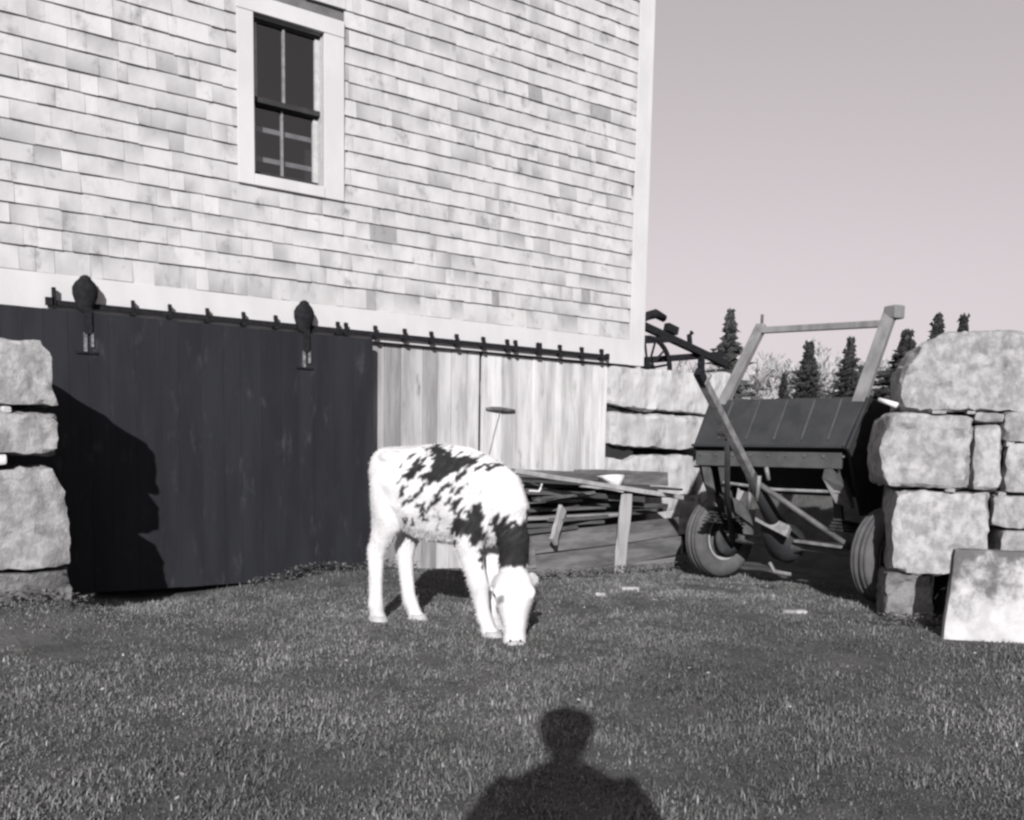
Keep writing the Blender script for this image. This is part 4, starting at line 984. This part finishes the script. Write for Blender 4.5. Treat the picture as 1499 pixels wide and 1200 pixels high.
# ------------------------------------------------------------------ grass and small ground things
def hnp(x, y): return np.array([ground_h(a, b) for a, b in zip(x, y)])
def yard_mask(x, y):
    p = np.stack([x - E0.x, y - E0.y], 1); sw = p @ np.array([WD.x, WD.y]); dn = p @ np.array([WN.x, WN.y])
    ok = (y < -.12) & ~((sw > 0) & (dn > -.02)) & (x < 6.5)
    ok &= ~((x < 1.03) & (y > -1.08))
    ok &= ~((x < 3.5) & (y > -.14))
    return ok
def nz2(x, y, s, o=0): return np.array([mnoise.noise(Vector((a * s + o, b * s - o, .5))) for a, b in zip(x, y)])
ndraw = 1050000
gx_ = npr.uniform(-2.2, 6.5, ndraw); gy_ = npr.uniform(-6.6, -.1, ndraw)
q = np.stack([gx_ - CAM.x, gy_ - CAM.y], 1); dep = q @ np.array([fwd.x, fwd.y]); lat = q @ np.array([right.x, right.y])
keep = yard_mask(gx_, gy_) & (dep > 1.2) & (np.abs(lat) < dep * .68 + .9) & (npr.random(ndraw) < np.clip(1.25 - dep * .06, .5, 1))
gx_, gy_, dep = gx_[keep], gy_[keep], dep[keep]
# clumps from coarse lookup grids
gs = 160; gxs = np.linspace(-1.7, 6.6, gs); gys = np.linspace(-6.7, 0, gs)
def grid(s, o):
    return np.array([[mnoise.noise(Vector((a * s + o, b * s - o, .5))) for a in gxs] for b in gys])
G1, G2, G3 = grid(3.2, 1.0), grid(9.0, 5.0), grid(1.1, 9.0)
def look(G, x, y):
    return G[np.clip(((y + 6.7) / 6.7 * (gs - 1)).astype(int), 0, gs - 1), np.clip(((x + 1.7) / 8.3 * (gs - 1)).astype(int), 0, gs - 1)]
c1, c2, c3 = look(G1, gx_, gy_), look(G2, gx_, gy_), look(G3, gx_, gy_)
bare = np.zeros(len(gx_))
for (bx, by, br) in ((3.75, -2.3, .32), (3.45, -2.0, .22), (4.3, -2.35, .25), (.85, -1.75, .22), (4.6, -3.0, .20), (4.05, -4.1, .22), (5.3, -1.9, .3)):
    bare = np.maximum(bare, np.exp(-(((gx_ - bx) / br) ** 2 + ((gy_ - by) / br) ** 2)))
keep = npr.random(len(gx_)) > np.clip(bare * .9 + .35 * (c2 < -.25), 0, .93)
gx_, gy_, dep, c1, c2, c3, bare = [a[keep] for a in (gx_, gy_, dep, c1, c2, c3, bare)]
nb = len(gx_)
gz_ = hnp(gx_, gy_)
Lb = npr.gamma(3.2, .0044, nb) * (1 + .6 * c1 + .5 * c2) * (1 - .6 * bare); Lb = np.clip(Lb, .008, .060)
wb_ = npr.uniform(.0015, .0031, nb)
az = npr.uniform(0, 2 * np.pi, nb); lean = np.clip(npr.normal(1.05, .5, nb), 0, 1.9)
dx, dy = np.cos(az), np.sin(az); sx, sy = -dy, dx
B = np.stack([gx_, gy_, gz_ - .003], 1); SV = np.stack([sx, sy, np.zeros(nb)], 1) * wb_[:, None]
m1 = np.stack([dx * np.sin(lean * .5), dy * np.sin(lean * .5), np.cos(lean * .5)], 1) * (Lb * .55)[:, None]
m2 = np.stack([dx * np.sin(lean * 1.4), dy * np.sin(lean * 1.4), np.cos(lean * 1.4)], 1) * (Lb * .5)[:, None]
V = np.empty((nb, 5, 3)); V[:, 0] = B - SV; V[:, 1] = B + SV; V[:, 2] = B + m1 + SV * .8; V[:, 3] = B + m1 - SV * .8; V[:, 4] = B + m1 + m2
V = V.reshape(-1, 3)
me = bpy.data.meshes.new('grass')
me.vertices.add(nb * 5); me.vertices.foreach_set('co', V.ravel())
base = (np.arange(nb) * 5)[:, None]
loops = np.concatenate([base + np.array([0, 1, 2, 3]), base + np.array([3, 2, 4])], 1).ravel()
me.loops.add(nb * 7); me.loops.foreach_set('vertex_index', loops.astype(np.int32))
me.polygons.add(nb * 2)
ls = np.stack([np.arange(nb) * 7, np.arange(nb) * 7 + 4], 1).ravel(); me.polygons.foreach_set('loop_start', ls.astype(np.int32))
me.update(); me.validate()
tn = npr.choice([.6, .8, 1.0, 1.3, 2.2], nb, p=[.22, .29, .29, .18, .02]) * npr.uniform(.85, 1.15, nb) * (1 + .35 * c3 + .25 * c1 + .25 * c2)
tn *= 1 + .28 * np.clip((gy_ + 4.4) / 2.2, 0, 1)      # paler turf towards the buildings
set_tone(me, np.repeat(tn, 5)[:, None])
gr = link('grass', me, 'grass'); tag(gr, 'short trampled pasture grass over the whole yard', 'grass', kind='stuff')

# clover and weeds along the foot of the doors
def weeds(name, pts, label):
    mb = MB()
    for (x, y, n_, hh, spread) in pts:
        for _ in range(n_):
            a = rnd.uniform(0, 6.283); r_ = rnd.random() ** .5 * spread; px, py = x + math.cos(a) * r_, y + math.sin(a) * r_ * .5
            if py > -.125 and px < 3.52: py = -.13 - rnd.random() * .05
            z = ground_h(px, py) + rnd.random() * hh; w = rnd.uniform(.008, .018)
            t1 = Vector((rnd.uniform(-1, 1), rnd.uniform(-1, 1), rnd.uniform(-.4, .4))).normalized(); t2 = t1.cross(Vector((rnd.uniform(-.4, .4), rnd.uniform(-.4, .4), 1))).normalized()
            c = Vector((px, py, z))
            mb.add([c - t1 * w, c + t2 * w * .7, c + t1 * w, c - t2 * w * .7], [(0, 1, 2, 3)], rnd.uniform(.5, 1.7))
    me = bpy.data.meshes.new(name); me.from_pydata(mb.v, [], mb.f); set_tone(me, np.array(mb.t)[:, None])
    o = link(name, me, 'weed'); tag(o, label, 'weeds', kind='stuff')
weeds('weeds', [(2.5 + .1 * i + rnd.uniform(-.04, .04), -.22, 90, rnd.uniform(.04, .12), .10) for i in range(13)] + [(.4 + .13 * i, -1.2, 70, .09, .12) for i in range(6)] +
      [(4.0 + .16 * i, -1.02, 70, .08, .12) for i in range(13)] + [(5.2 + .05 * i, -3.52 - .06 * i, 60, .08, .10) for i in range(6)], 'low clover and weeds along the feet of door, pile and walls')
mb = MB()
for _ in range(150):
    x, y = rnd.uniform(.2, 5.3), rnd.uniform(-5.3, -.5)
    if not yard_mask(np.array([x]), np.array([y]))[0]: continue
    z = ground_h(x, y) + rnd.uniform(.015, .045); w = rnd.uniform(.004, .011)
    t1 = Vector((rnd.uniform(-1, 1), rnd.uniform(-1, 1), rnd.uniform(-.5, .5))).normalized(); t2 = t1.cross(Vector((rnd.uniform(-.6, .6), rnd.uniform(-.6, .6), 1))).normalized(); c = Vector((x, y, z))
    mb.add([c - t1 * w, c + t2 * w * .6, c + t1 * w, c - t2 * w * .6], [(0, 1, 2, 3)])
me = bpy.data.meshes.new('fallen_leaves'); me.from_pydata(mb.v, [], mb.f); o = link('fallen_leaves', me, 'leaf'); tag(o, 'tiny pale leaf scraps strewn over the grass', 'leaves', kind='stuff')
for (x, y, sx_, sy_, lb) in ((4.96, -3.03, .16, .06, 'flat white stone chip in the grass before the near trailer wheel'), (4.62, -1.85, .13, .05, 'small pale stone chip on the worn ground behind the calf head'),
                             (4.25, -1.95, .07, .04, 'tiny pale stone chip on the worn patch nearest the calf')):
    s_ = stone(None, (x, y, ground_h(x, y)), (.81, -.58, 0), (.58, .81, 0), -sx_ / 2, sx_ / 2, -.005, .022, sy_, m='stone', tone=1.15, rough=.004, res=.02, round_=.012)
    s_.name = 'stone_chip'; tag(s_, lb, 'stone')
